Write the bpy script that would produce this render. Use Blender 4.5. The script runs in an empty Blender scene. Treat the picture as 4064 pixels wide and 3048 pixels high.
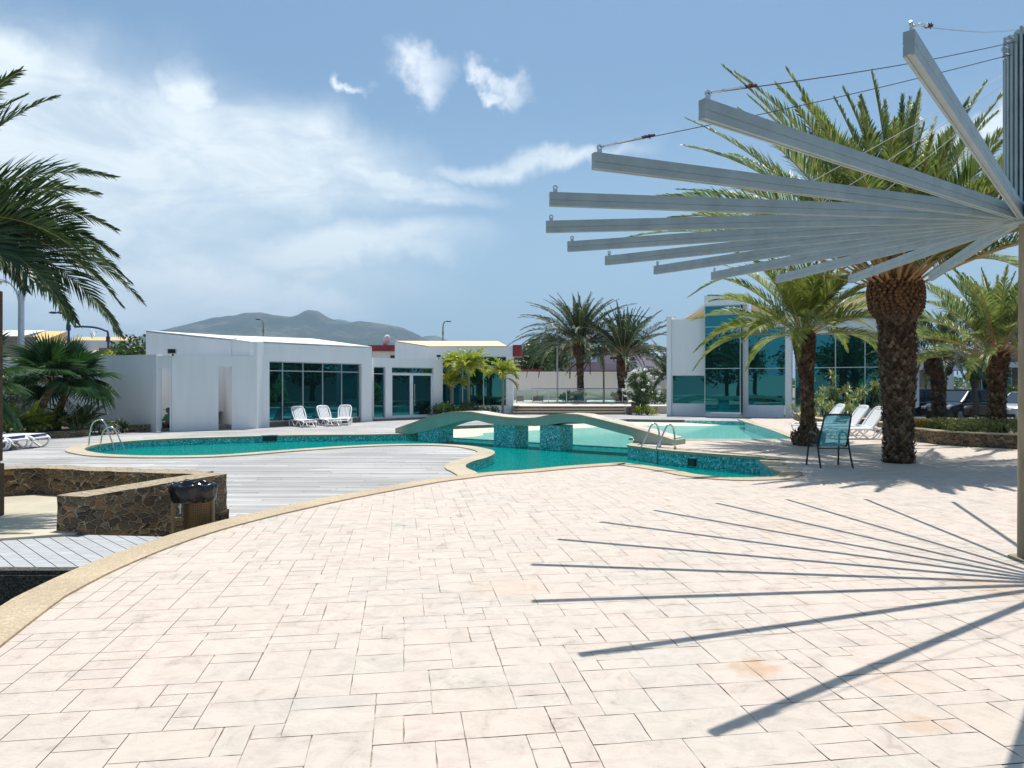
import bpy, math, random
from math import sin, cos, pi, radians, atan2, hypot, sqrt
from mathutils import Vector, Matrix
from mathutils.geometry import delaunay_2d_cdt

# ------------------------------------------------------------------ camera, sky, sun
FPX, CXP, CYP, EYE = 2920.0, 2032.0, 1524.0, 1.6     # measured from the photograph (full size pixels)
SC = bpy.context.scene
COL = SC.collection
cam_d = bpy.data.cameras.new('camera')
cam = bpy.data.objects.new('camera', cam_d); COL.objects.link(cam)
cam.location = (0, 0, EYE); cam.rotation_euler = (pi/2, 0, 0)
cam_d.sensor_width = 36; cam_d.lens = 36*FPX/4064
cam_d.clip_start = 0.05; cam_d.clip_end = 30000
SC.camera = cam
SC.view_settings.view_transform = 'Standard'; SC.view_settings.look = 'None'
SC.view_settings.gamma = 1.0; SC.view_settings.exposure = EXPO = 0.26
SC.cycles.max_bounces = 8; SC.cycles.transparent_max_bounces = 12
SC.cycles.caustics_reflective = False; SC.cycles.caustics_refractive = False

SUNV = Vector((0.054, 0.264, 1.0)).normalized()
sun_d = bpy.data.lights.new('sun', 'SUN'); sun_d.energy = 4.9; sun_d.angle = radians(0.5); sun_d.color = (1, .955, .88)
sun = bpy.data.objects.new('sun', sun_d); COL.objects.link(sun)
sun.location = (0, 0, 60); sun.rotation_euler = SUNV.to_track_quat('Z', 'Y').to_euler()

world = bpy.data.worlds.new('World'); SC.world = world; world.use_nodes = True
class NT:
    """small node-tree writer"""
    def __init__(s, nt): s.nt = nt; nt.nodes.clear()
    def n(s, t, ins=None, **kw):
        nd = s.nt.nodes.new(t)
        for k, v in kw.items(): setattr(nd, k, v)
        for k, v in (ins or {}).items():
            if isinstance(v, tuple) and len(v) == 2 and hasattr(v[0], 'outputs'):
                s.nt.links.new(v[0].outputs[v[1]], nd.inputs[k])
            elif hasattr(v, 'outputs'):
                s.nt.links.new(v.outputs[0], nd.inputs[k])
            else: nd.inputs[k].default_value = v
        return nd
    def m(s, op, a, b=0.0, c=None, clamp=False):
        ins = {0: a, 1: b}
        if c is not None: ins[2] = c
        nd = s.n('ShaderNodeMath', ins, operation=op); nd.use_clamp = clamp; return nd
    def ramp(s, fac, stops, interp='LINEAR'):
        nd = s.n('ShaderNodeValToRGB', {0: fac}); cr = nd.color_ramp; cr.interpolation = interp
        while len(cr.elements) < len(stops): cr.elements.new(.5)
        for e, (p, c) in zip(cr.elements, stops):
            e.position = p; e.color = (c if len(c) == 4 else tuple(c)+(1,)) if hasattr(c, '__len__') else (c, c, c, 1)
        return nd
    def mix(s, fac, a, b, blend='MIX'):
        nd = s.n('ShaderNodeMix', data_type='RGBA', blend_type=blend)
        for k, v in ((0, fac), (6, a), (7, b)):
            if hasattr(v, 'outputs'): s.nt.links.new(v.outputs[2 if v.bl_idname == 'ShaderNodeMix' else 0], nd.inputs[k])
            elif isinstance(v, tuple) and hasattr(v[0], 'outputs'): s.nt.links.new(v[0].outputs[v[1]], nd.inputs[k])
            else: nd.inputs[k].default_value = v if not isinstance(v, tuple) or len(v) == 4 else v+(1,)
        return nd
    def maprange(s, v, a, b, c=0.0, d=1.0, smooth=True):
        nd = s.n('ShaderNodeMapRange', {0: v, 1: a, 2: b, 3: c, 4: d}); nd.interpolation_type = 'SMOOTHSTEP' if smooth else 'LINEAR'; return nd
def colout(nd): return (nd, 2) if nd.bl_idname == 'ShaderNodeMix' else (nd, 0)

W = NT(world.node_tree)
sky = W.n('ShaderNodeTexSky', sky_type='NISHITA', sun_disc=False)
sky.sun_elevation = math.asin(SUNV.z); sky.sun_rotation = atan2(SUNV.x, SUNV.y)
sky.altitude = 0; sky.air_density = 1.0; sky.dust_density = 2.0; sky.ozone_density = 1.0
tc = W.n('ShaderNodeTexCoord')
sep = W.n('ShaderNodeSeparateXYZ', {0: (tc, 0)})
az = W.m('ARCTAN2', sep, (sep, 1)); W.nt.links.new(sep.outputs[0], az.inputs[0])
el = W.m('ARCSINE', (sep, 2))
azel = W.n('ShaderNodeCombineXYZ', {0: az, 1: el})
# clouds: banks placed by compass bearing and height above the horizon, torn up by noise
nz = W.n('ShaderNodeTexNoise', {'Vector': azel, 'Scale': 5.0, 'Detail': 7.0, 'Roughness': .58, 'Distortion': .35})
nzs = W.n('ShaderNodeMapping', {0: azel, 3: (1.0, 2.6, 1)})
nz2 = W.n('ShaderNodeTexNoise', {'Vector': nzs, 'Scale': 7.0, 'Detail': 9.0, 'Roughness': .62, 'Distortion': .6})
nz3 = W.n('ShaderNodeTexNoise', {'Vector': azel, 'Scale': 26.0, 'Detail': 7.0, 'Roughness': .6})
wob = W.n('ShaderNodeVectorMath', {0: (nz, 1), 1: (.5, .5, .5)}, operation='SUBTRACT')
wob = W.n('ShaderNodeVectorMath', {0: wob, 3: .16}, operation='SCALE')
pos = W.n('ShaderNodeVectorMath', {0: azel, 1: wob}, operation='ADD')
def azel_px(x, y):
    return atan2(x-CXP, FPX), atan2(CYP-y, hypot(FPX, x-CXP))
def bank(src, x, y, rx, ry, rot, soft=1.0):
    a, e = azel_px(x, y)
    mp = W.n('ShaderNodeMapping', {0: src, 1: (a, e, 0), 2: (0, 0, radians(rot)), 3: (rx/FPX, ry/FPX, 1)}, vector_type='TEXTURE')
    ln = W.n('ShaderNodeVectorMath', {0: mp}, operation='LENGTH')
    return W.maprange((ln, 1), 1.0+.45*soft, 1.0-.75*soft, 0, 1)
veil = None
for a in [(150, 640, 900, 420, -8), (1000, 650, 620, 210, -6), (1500, 745, 420, 60, -4), (1300, 1000, 560, 95, 4), (650, 1130, 850, 190, 0),
          (30, 270, 270, 170, -22), (770, 400, 75, 150, 20), (2080, 640, 380, 42, 8), (3950, 480, 320, 60, 35)]:
    b = bank(pos, *a)
    veil = b if veil is None else W.m('MAXIMUM', veil, b)
vn = W.maprange(nz2, .24, .68, .50, 1.12)
veil = W.m('MULTIPLY', veil, vn, clamp=True)
puff = None
wob2 = W.n('ShaderNodeVectorMath', {0: (nz3, 1), 1: (.5, .5, .5)}, operation='SUBTRACT')
wob2 = W.n('ShaderNodeVectorMath', {0: wob2, 3: .085}, operation='SCALE')
pos2 = W.n('ShaderNodeVectorMath', {0: azel, 1: wob2}, operation='ADD')
for a in [(1665, 270, 120, 80, -14), (1690, 345, 70, 62, 0), (1925, 285, 100, 45, -30), (1995, 345, 100, 50, -22), (1965, 395, 40, 30, 0), (1385, 335, 60, 26, -10),
          (800, 1115, 250, 50, 0), (1180, 1180, 240, 55, -6), (470, 1230, 260, 50, 0)]:
    b = bank(pos2, *a, soft=1.15)
    puff = b if puff is None else W.m('MAXIMUM', puff, b)
puff = W.m('MULTIPLY', puff, W.maprange(nz3, .28, .66, .45, 1.05), clamp=True)
hz = W.maprange(el, .0, .42, .62, .06)
tint = W.mix(1.0, sky, (.92, 1.23, 1.37, 1), 'MULTIPLY')
base = W.mix(hz, colout(tint), (6.6, 9.3, 11.6, 1))
c1 = W.mix(W.m('MULTIPLY', veil, .90), colout(base), (12.7, 13.5, 13.6, 1))
c2 = W.mix(W.m('MULTIPLY', puff, .85), colout(c1), (13.2, 13.7, 14.2, 1))
bg = W.n('ShaderNodeBackground', {0: colout(c2), 1: .077})
W.n('ShaderNodeOutputWorld', {0: bg})

# ------------------------------------------------------------------ projections used to survey the place
def G(x, y, z=0.0):
    D = (EYE-z)*FPX/(y-CYP); return ((x-CXP)/FPX*D, D)
def XD(x, D): return (x-CXP)/FPX*D
def ZD(y, D): return EYE+(CYP-y)/FPX*D
def c1_(x, y): return (x/2.212, 1100+y/2.212)
def on_line(px, A, B):
    """point where the sight line of column px meets the ground line A-B -> s (metres from A), D"""
    k = (px-CXP)/FPX
    L = hypot(B[0]-A[0], B[1]-A[1]); ux, uy = (B[0]-A[0])/L, (B[1]-A[1])/L
    s = (k*A[1]-A[0])/(ux-k*uy)
    return s, A[1]+uy*s

# ------------------------------------------------------------------ mesh and object helpers
class MB:
    def __init__(s): s.v = []; s.f = []; s.mi = []; s.cur = 0
    def add(s, vs, fs, M=None):
        b = len(s.v)
        s.v.extend([tuple(M @ Vector(p)) for p in vs] if M else [tuple(p) for p in vs])
        s.f.extend([tuple(i+b for i in f) for f in fs]); s.mi.extend([s.cur]*len(fs)); return s
    def box(s, c, d, rz=0, M=None):
        x, y, z = d[0]/2, d[1]/2, d[2]/2; cz, sz = cos(rz), sin(rz); vs = []
        for i in (-1, 1):
            for j in (-1, 1):
                for k in (-1, 1):
                    px, py = i*x, j*y
                    vs.append((c[0]+px*cz-py*sz, c[1]+px*sz+py*cz, c[2]+k*z))
        return s.add(vs, [(0,1,3,2),(4,6,7,5),(0,4,5,1),(2,3,7,6),(0,2,6,4),(1,5,7,3)], M)
    def prism(s, pts, z0, z1, M=None):
        """pts: ccw polygon; z0, z1: number or list per point"""
        n = len(pts); Z0 = z0 if hasattr(z0, '__len__') else [z0]*n; Z1 = z1 if hasattr(z1, '__len__') else [z1]*n
        vs = [(p[0], p[1], Z0[i]) for i, p in enumerate(pts)]+[(p[0], p[1], Z1[i]) for i, p in enumerate(pts)]
        fs = [(i, (i+1) % n, n+(i+1) % n, n+i) for i in range(n)]
        fs.append(tuple(range(n-1, -1, -1)))
        if all(abs(z-Z1[0]) < 1e-6 for z in Z1) : fs.append(tuple(range(n, 2*n)))
        else:
            fs += [(n, n+i, n+i+1) for i in range(1, n-1)]
        return s.add(vs, fs, M)
    def tube(s, pts, r, n=8, cap=True, M=None):
        P = [Vector(p) for p in pts]; R = r if hasattr(r, '__len__') else [r]*len(P)
        vs = []; fs = []; prev = None
        for i, p in enumerate(P):
            t = (P[min(i+1, len(P)-1)]-P[max(i-1, 0)]).normalized()
            if prev is None:
                a = Vector((0, 0, 1)) if abs(t.z) < .9 else Vector((1, 0, 0)); u = t.cross(a).normalized()
            else: u = (prev-t*prev.dot(t)).normalized()
            prev = u; w = t.cross(u)
            for k in range(n):
                an = 2*pi*k/n; vs.append(tuple(p+(u*cos(an)+w*sin(an))*R[i]))
        for i in range(len(P)-1):
            for k in range(n):
                a = i*n+k; b = i*n+(k+1) % n; fs.append((a, b, b+n, a+n))
        if cap: fs.append(tuple(range(n-1, -1, -1))); fs.append(tuple(range((len(P)-1)*n, len(P)*n)))
        return s.add(vs, fs, M)
    def lathe(s, prof, n=16, c=(0, 0), M=None):
        vs = []; fs = []
        for z, r in prof:
            for k in range(n): a = 2*pi*k/n; vs.append((c[0]+r*cos(a), c[1]+r*sin(a), z))
        for i in range(len(prof)-1):
            for k in range(n):
                a = i*n+k; b = i*n+(k+1) % n; fs.append((a, b, b+n, a+n))
        fs.append(tuple(range(n-1, -1, -1))); fs.append(tuple(range((len(prof)-1)*n, len(prof)*n)))
        return s.add(vs, fs, M)
    def ball(s, c, r, n=8, sc=(1, 1, 1)):
        vs = []; fs = []
        for i in range(n+1):
            th = pi*i/n
            for k in range(2*n): a = pi*k/n; vs.append((c[0]+r*sc[0]*sin(th)*cos(a), c[1]+r*sc[1]*sin(th)*sin(a), c[2]+r*sc[2]*cos(th)))
        for i in range(n):
            for k in range(2*n): fs.append((i*2*n+k, (i+1)*2*n+k, (i+1)*2*n+(k+1) % (2*n), i*2*n+(k+1) % (2*n)))
        return s.add(vs, fs)
    def mesh(s, name, mats, smooth=False):
        me = bpy.data.meshes.new(name); me.from_pydata(s.v, [], s.f)
        for m in (mats if isinstance(mats, (list, tuple)) else [mats]): me.materials.append(m)
        if any(s.mi): me.polygons.foreach_set('material_index', s.mi)
        if smooth: me.polygons.foreach_set('use_smooth', [True]*len(s.f))
        me.update(); return me

def tag(o, label, cat, group=None):
    o['label'] = label; o['category'] = cat
    if group: o['group'] = group
    return o
def thing(name, label, cat, loc=(0, 0, 0), rz=0.0, group=None):
    o = bpy.data.objects.new(name, None); COL.objects.link(o); o.empty_display_size = .2
    o.location = loc; o.rotation_euler = (0, 0, rz); return tag(o, label, cat, group)
def part(name, mb, mats, parent=None, world=False, smooth=False, bevel=0, label=None):
    """one mesh object; world=True: the vertices are world coordinates although it hangs on a parent"""
    o = bpy.data.objects.new(name, mb.mesh(name, mats, smooth)); COL.objects.link(o)
    if parent is not None:
        o.parent = parent
        if world:
            r = parent; M = Matrix.Identity(4)
            while r is not None:
                M = r.matrix_parent_inverse.inverted() @ Matrix.Identity(4) @ M if False else M
                r = r.parent
            o.matrix_parent_inverse = wmat(parent).inverted()
    if bevel:
        b = o.modifiers.new('bevel', 'BEVEL'); b.width = bevel; b.segments = 2; b.limit_method = 'ANGLE'; b.angle_limit = radians(40)
    if label: o['label'] = label
    return o
def wmat(o):
    L = Matrix.LocRotScale(o.location, o.rotation_euler, o.scale)
    return L if o.parent is None else wmat(o.parent) @ o.matrix_parent_inverse @ L
def single(name, mb, mats, label, cat, group=None, **kw):
    """a thing that is one mesh; its origin goes to its base"""
    xs = [v[0] for v in mb.v]; ys = [v[1] for v in mb.v]; z0 = min(v[2] for v in mb.v)
    c = ((min(xs)+max(xs))/2, (min(ys)+max(ys))/2, z0)
    mb.v = [(v[0]-c[0], v[1]-c[1], v[2]-c[2]) for v in mb.v]
    o = part(name, mb, mats, None, **kw); o.location = c; return tag(o, label, cat, group)
def struct(name, mb, mats, smooth=False, kind='structure'):
    o = part(name, mb, mats, None, smooth=smooth); o['kind'] = kind; return o
def copy_tree(o, parent=None):
    c = o.copy(); COL.objects.link(c)
    if parent is not None: c.parent = parent; c.matrix_parent_inverse = o.matrix_parent_inverse.copy()
    for ch in [x for x in bpy.data.objects if x.parent == o]: copy_tree(ch, c)
    return c

# 2d polygon helpers
def inside(p, poly):
    x, y = p; r = False; j = len(poly)-1
    for i in range(len(poly)):
        xi, yi = poly[i]; xj, yj = poly[j]
        if (yi > y) != (yj > y) and x < (xj-xi)*(y-yi)/(yj-yi)+xi: r = not r
        j = i
    return r
def clip(subject, convex):
    """part of polygon subject inside a ccw convex polygon"""
    out = subject
    for i in range(len(convex)):
        ax, ay = convex[i]; bx, by = convex[(i+1) % len(convex)]
        inp = out; out = []
        if not inp: break
        def sd(p): return (bx-ax)*(p[1]-ay)-(by-ay)*(p[0]-ax)
        S = inp[-1]; ds = sd(S)
        for E in inp:
            de = sd(E)
            if (de >= 0) != (ds >= 0):
                t = ds/(ds-de); out.append((S[0]+(E[0]-S[0])*t, S[1]+(E[1]-S[1])*t))
            if de >= 0: out.append(E)
            S, ds = E, de
    return out
def smooth_line(pts, k=4, closed=False):
    """Catmull-Rom through the points"""
    n = len(pts); out = []
    for i in range(n if closed else n-1):
        p = [pts[(i+j) % n] if closed else pts[min(max(i+j, 0), n-1)] for j in (-1, 0, 1, 2)]
        for q in range(k):
            t = q/k
            out.append(tuple(.5*((2*p[1][a])+(-p[0][a]+p[2][a])*t+(2*p[0][a]-5*p[1][a]+4*p[2][a]-p[3][a])*t*t+(-p[0][a]+3*p[1][a]-3*p[2][a]+p[3][a])*t**3) for a in (0, 1)))
    if not closed: out.append(tuple(pts[-1]))
    return out
def offset(pts, d):
    """shift an open line to its left by d"""
    out = []
    for i, p in enumerate(pts):
        a = pts[max(i-1, 0)]; b = pts[min(i+1, len(pts)-1)]; l = hypot(b[0]-a[0], b[1]-a[1]) or 1
        out.append((p[0]-(b[1]-a[1])/l*d, p[1]+(b[0]-a[0])/l*d))
    return out
def sheet(mb, outer, holes, z, extra=()):
    vs = []; es = []
    for loop in [outer]+list(holes):
        b = len(vs); vs += [Vector(p) for p in loop]; es += [(b+i, b+(i+1) % len(loop)) for i in range(len(loop))]
    vs += [Vector(p) for p in extra]
    V, _, F, *_r = delaunay_2d_cdt(vs, es, [], 0, 1e-5)
    fs = []
    for f in F:
        c = (sum(V[i].x for i in f)/len(f), sum(V[i].y for i in f)/len(f))
        if inside(c, outer) and not any(inside(c, h) for h in holes): fs.append(tuple(f))
    zf = z if callable(z) else (lambda x, y: z)
    return mb.add([(v.x, v.y, zf(v.x, v.y)) for v in V], fs)
def strip(mb, A, B, za, zb=None):
    """ribbon between two point lists"""
    zb = za if zb is None else zb; n = len(A)
    return mb.add([(p[0], p[1], za) for p in A]+[(p[0], p[1], zb) for p in B], [(i, i+1, n+i+1, n+i) for i in range(n-1)])
def kerb(mb, A, B, z1, z0):
    """raised strip: top at z1 with side faces down to z0"""
    strip(mb, A, B, z1); strip(mb, A, A, z0, z1); strip(mb, B, B, z1, z0)

# ------------------------------------------------------------------ materials
def mat(name):
    m = bpy.data.materials.new(name); m.use_nodes = True; return m, NT(m.node_tree)
def finish(N, bsdf, disp=None):
    N.n('ShaderNodeOutputMaterial', {0: bsdf})
def plain(name, col, rough=.6, metal=0.0, var=.08, scale=3.0, bump=.0, bscale=60, spec=.5, coat=0.0, stretch=(1, 1, 1)):
    m, N = mat(name); tcn = N.n('ShaderNodeTexCoord')
    mp = N.n('ShaderNodeMapping', {0: (tcn, 3), 3: stretch})
    nz = N.n('ShaderNodeTexNoise', {'Vector': mp, 'Scale': scale, 'Detail': 6.0, 'Roughness': .6})
    d = tuple(c*(1-var*1.6) for c in col); u = tuple(min(1, c*(1+var*1.2)) for c in col)
    cr = N.ramp(nz, [(.28, d), (.72, u)])
    ins = {'Base Color': cr, 'Roughness': rough, 'Metallic': metal, 'Specular IOR Level': spec, 'Coat Weight': coat}
    if bump:
        b = N.n('ShaderNodeTexNoise', {'Vector': mp, 'Scale': bscale, 'Detail': 4.0})
        ins['Normal'] = N.n('ShaderNodeBump', {'Strength': bump, 'Distance': .01, 'Height': b})
    finish(N, N.n('ShaderNodeBsdfPrincipled', ins)); return m

def m_tile():
    m, N = mat('stamped_concrete'); t = N.n('ShaderNodeTexCoord'); g = N.n('ShaderNodeNewGeometry')
    P = (t, 3)
    big = N.n('ShaderNodeTexNoise', {'Vector': P, 'Scale': .55, 'Detail': 5.0, 'Roughness': .65})
    med = N.n('ShaderNodeTexNoise', {'Vector': P, 'Scale': 5.0, 'Detail': 8.0, 'Roughness': .7, 'Distortion': .8})
    c = N.ramp((g, 8), [(0, (.565, .485, .41)), (.25, (.55, .495, .43)), (.5, (.585, .49, .425)), (.75, (.53, .485, .43)), (1, (.57, .485, .42))])
    c = N.mix(N.maprange(big, .35, .68, 0, .8), c, (.62, .51, .44))
    vein = N.ramp(med, [(.28, .60), (.40, .88), (.56, 1.0), (.8, 1.05)])
    c = N.mix(1.0, colout(c), vein, 'MULTIPLY')
    # slate-like scratches of the stamp
    mp = N.n('ShaderNodeMapping', {0: P, 2: (0, 0, .5), 3: (3, 16, 1)})
    scr = N.n('ShaderNodeTexNoise', {'Vector': mp, 'Scale': 3.2, 'Detail': 9.0, 'Roughness': .75, 'Distortion': 1.6})
    sm = N.ramp(scr, [(.30, .58), (.40, 1.0)])
    c = N.mix(.85, colout(c), sm, 'MULTIPLY')
    # grey dirt patches and a few rust stains
    dn = N.n('ShaderNodeTexNoise', {'Vector': P, 'Scale': 1.7, 'Detail': 10.0, 'Roughness': .78})
    c = N.mix(N.maprange(dn, .565, .72, 0, .6), colout(c), (.27, .24, .20))
    wobn = N.n('ShaderNodeTexNoise', {'Vector': P, 'Scale': 9.0, 'Detail': 5.0})
    wv = N.n('ShaderNodeVectorMath', {0: (wobn, 1), 1: (.5, .5, .5)}, operation='SUBTRACT')
    wv = N.n('ShaderNodeVectorMath', {0: wv, 3: .35}, operation='SCALE'); PP = N.n('ShaderNodeVectorMath', {0: P, 1: wv}, operation='ADD')
    for (x, y, r, s) in RUST:
        dv = N.n('ShaderNodeVectorMath', {0: PP, 1: (x, y, 0)}, operation='DISTANCE')
        c = N.mix(N.maprange((dv, 1), r, r*.15, 0, s), colout(c), (.46, .25, .09))
    far = N.n('ShaderNodeBump', {'Strength': .5, 'Distance': .012, 'Height': N.m('ADD', scr, med)})
    finish(N, N.n('ShaderNodeBsdfPrincipled', {'Base Color': colout(c), 'Roughness': .72, 'Specular IOR Level': .3, 'Normal': far})); return m

def m_stone():
    m, N = mat('rubble_stone'); t = N.n('ShaderNodeTexCoord')
    nz = N.n('ShaderNodeTexNoise', {'Vector': (t, 3), 'Scale': 4.0, 'Detail': 3.0})
    wv = N.n('ShaderNodeVectorMath', {0: (nz, 1), 3: .12}, operation='SCALE')
    p = N.n('ShaderNodeVectorMath', {0: (t, 3), 1: wv}, operation='ADD')
    mp = N.n('ShaderNodeMapping', {0: p, 3: (7.8, 7.8, 17.0)})
    ed = N.n('ShaderNodeTexVoronoi', {'Vector': mp, 'Scale': 1.0}, feature='DISTANCE_TO_EDGE')
    ce = N.n('ShaderNodeTexVoronoi', {'Vector': mp, 'Scale': 1.0}, feature='F1')
    rnd = N.n('ShaderNodeSeparateColor', {0: (ce, 1)})
    c = N.ramp(rnd, [(0, (.05, .036, .026)), (.2, (.17, .125, .08)), (.38, (.10, .08, .06)), (.52, (.25, .18, .10)), (.68, (.15, .12, .085)), (.84, (.34, .20, .095)), (1, (.07, .055, .045))])
    fine = N.n('ShaderNodeTexNoise', {'Vector': (t, 3), 'Scale': 40.0, 'Detail': 6.0, 'Roughness': .7})
    c = N.mix(.8, c, N.ramp(fine, [(.3, .6), (.7, 1.3)]), 'MULTIPLY')
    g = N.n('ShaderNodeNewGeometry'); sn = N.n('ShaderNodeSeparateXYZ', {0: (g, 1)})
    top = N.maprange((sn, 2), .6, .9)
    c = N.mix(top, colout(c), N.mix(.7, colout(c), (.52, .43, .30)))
    mo = N.ramp(ed, [(.015, 1.0), (.05, .0)])
    c = N.mix(mo, colout(c), (.42, .36, .27))
    hh = N.m('MINIMUM', N.m('MULTIPLY', (ed, 0), 5.0), 1.0)
    hh = N.m('ADD', hh, N.m('MULTIPLY', fine, .35))
    b = N.n('ShaderNodeBump', {'Strength': .9, 'Distance': .03, 'Height': hh})
    finish(N, N.n('ShaderNodeBsdfPrincipled', {'Base Color': colout(c), 'Roughness': .85, 'Specular IOR Level': .25, 'Normal': b})); return m

def m_mosaic(name='glass_mosaic', stops=None, scale=1.0):
    m, N = mat(name); t = N.n('ShaderNodeTexCoord')
    mp = N.n('ShaderNodeMapping', {0: (t, 3), 3: (28*scale,)*3})
    fl = N.n('ShaderNodeVectorMath', {0: mp}, operation='FLOOR')
    wn = N.n('ShaderNodeTexWhiteNoise', {0: fl}, noise_dimensions='3D')
    c = N.ramp(wn, stops or [(0, (.01, .17, .24)), (.3, (.02, .32, .38)), (.55, (.04, .46, .50)), (.78, (.12, .60, .64)), (.93, (.62, .86, .86)), (1, (.03, .24, .36))])
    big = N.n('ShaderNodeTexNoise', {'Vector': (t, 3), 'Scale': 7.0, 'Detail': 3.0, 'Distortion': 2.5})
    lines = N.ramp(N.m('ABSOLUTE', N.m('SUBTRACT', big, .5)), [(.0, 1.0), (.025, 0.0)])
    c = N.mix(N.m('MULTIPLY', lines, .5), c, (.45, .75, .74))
    finish(N, N.n('ShaderNodeBsdfPrincipled', {'Base Color': colout(c), 'Roughness': .3, 'Specular IOR Level': .5})); return m

def m_water(name, tint, wscale=1.0, strength=.35, milk=(.0, .33, .30), mf=.45):
    m, N = mat(name); t = N.n('ShaderNodeTexCoord')
    mp = N.n('ShaderNodeMapping', {0: (t, 3), 3: (1.0, 2.2, 1)})
    n1 = N.n('ShaderNodeTexNoise', {'Vector': mp, 'Scale': 4.5*wscale, 'Detail': 5.0, 'Distortion': 1.2})
    n2 = N.n('ShaderNodeTexNoise', {'Vector': mp, 'Scale': 1.1*wscale, 'Detail': 2.0})
    h = N.m('ADD', n1, N.m('MULTIPLY', n2, 1.4))
    b = N.n('ShaderNodeBump', {'Strength': strength, 'Distance': .055, 'Height': h})
    fr = N.n('ShaderNodeFresnel', {0: 1.33, 1: b})
    fr = N.m('MULTIPLY', fr, .52)
    tr = N.n('ShaderNodeBsdfTransparent', {0: tint+(1,)})
    gl = N.n('ShaderNodeBsdfGlossy', {0: (.9, 1, 1, 1), 1: .03, 'Normal': b})
    df = N.n('ShaderNodeBsdfDiffuse', {0: milk+(1,)}); tr = N.n('ShaderNodeMixShader', {0: mf, 1: tr, 2: df})
    mx = N.n('ShaderNodeMixShader', {0: fr, 1: tr, 2: gl})
    finish(N, mx); return m

def m_deck():
    m, N = mat('weathered_decking'); t = N.n('ShaderNodeTexCoord'); s = N.n('ShaderNodeSeparateXYZ', {0: (t, 3)})
    yb = N.m('DIVIDE', (s, 1), .145)
    idx = N.m('FLOOR', yb); fr = N.m('FRACT', yb)
    sh = N.n('ShaderNodeTexWhiteNoise', {1: idx}, noise_dimensions='1D')
    xo = N.m('ADD', N.m('DIVIDE', (s, 0), 2.4), N.m('MULTIPLY', sh, 7.3))
    xi = N.m('FLOOR', xo); xf = N.m('FRACT', xo)
    cb = N.n('ShaderNodeCombineXYZ', {0: xi, 1: idx}); wn = N.n('ShaderNodeTexWhiteNoise', {0: cb}, noise_dimensions='2D')
    mp = N.n('ShaderNodeMapping', {0: (t, 3), 3: (.7, 22, 1)})
    gr = N.n('ShaderNodeTexNoise', {'Vector': mp, 'Scale': 3.0, 'Detail': 8.0, 'Roughness': .7})
    c = N.ramp(wn, [(0, (.33, .32, .315)), (.4, (.40, .39, .385)), (.8, (.47, .46, .45)), (1, (.55, .535, .52))])
    c = N.mix(1, c, N.ramp(gr, [(.3, .72), (.6, 1.08)]), 'MULTIPLY')
    big = N.n('ShaderNodeTexNoise', {'Vector': (t, 3), 'Scale': .35, 'Detail': 4.0})
    c = N.mix(1, colout(c), N.ramp(big, [(.35, .86), (.65, 1.1)]), 'MULTIPLY')
    gap = N.m('MAXIMUM', N.m('LESS_THAN', fr, .10), N.m('LESS_THAN', xf, .004))
    # only some gaps stay open; many are filled with sand
    opn = N.maprange(N.n('ShaderNodeTexNoise', {'Vector': N.n('ShaderNodeMapping', {0: (t, 3), 3: (.35, 6.9, 1)}), 'Scale': 1.0, 'Detail': 2.0}), .34, .54, .5, 1.0)
    c = N.mix(N.m('MULTIPLY', gap, opn), colout(c), (.10, .09, .085))
    b = N.n('ShaderNodeBump', {'Strength': .5, 'Distance': .006, 'Height': N.m('SUBTRACT', gr, gap)})
    finish(N, N.n('ShaderNodeBsdfPrincipled', {'Base Color': colout(c), 'Roughness': .75, 'Specular IOR Level': .25, 'Normal': b})); return m

def m_pebble(name, a, b_, c_):
    m, N = mat(name); t = N.n('ShaderNodeTexCoord')
    v = N.n('ShaderNodeTexVoronoi', {'Vector': (t, 3), 'Scale': 75.0}, feature='F1')
    r = N.n('ShaderNodeSeparateColor', {0: (v, 1)})
    c = N.ramp(r, [(0, a), (.5, b_), (1, c_)])
    n = N.n('ShaderNodeTexNoise', {'Vector': (t, 3), 'Scale': 1.3, 'Detail': 6.0})
    c = N.mix(.8, c, N.ramp(n, [(.3, .82), (.7, 1.1)]), 'MULTIPLY')
    bm = N.n('ShaderNodeBump', {'Strength': .5, 'Distance': .01, 'Height': (v, 0)}, invert=True)
    finish(N, N.n('ShaderNodeBsdfPrincipled', {'Base Color': colout(c), 'Roughness': .8, 'Specular IOR Level': .25, 'Normal': bm})); return m

def m_leaf(name, a, b_, trans=.25, tip=None, scale=2.5):
    m, N = mat(name); t = N.n('ShaderNodeTexCoord'); g = N.n('ShaderNodeNewGeometry')
    nz = N.n('ShaderNodeTexNoise', {'Vector': (t, 3), 'Scale': scale, 'Detail': 3.0})
    f = N.m('ADD', N.m('MULTIPLY', nz, .7), N.m('MULTIPLY', (g, 8), .35))
    c = N.ramp(f, [(.3, a), (.72, b_)])
    p = N.n('ShaderNodeBsdfPrincipled', {'Base Color': c, 'Roughness': .42, 'Specular IOR Level': .45})
    tl = N.n('ShaderNodeBsdfTranslucent', {0: c})
    finish(N, N.n('ShaderNodeMixShader', {0: trans, 1: p, 2: tl})); return m

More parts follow.
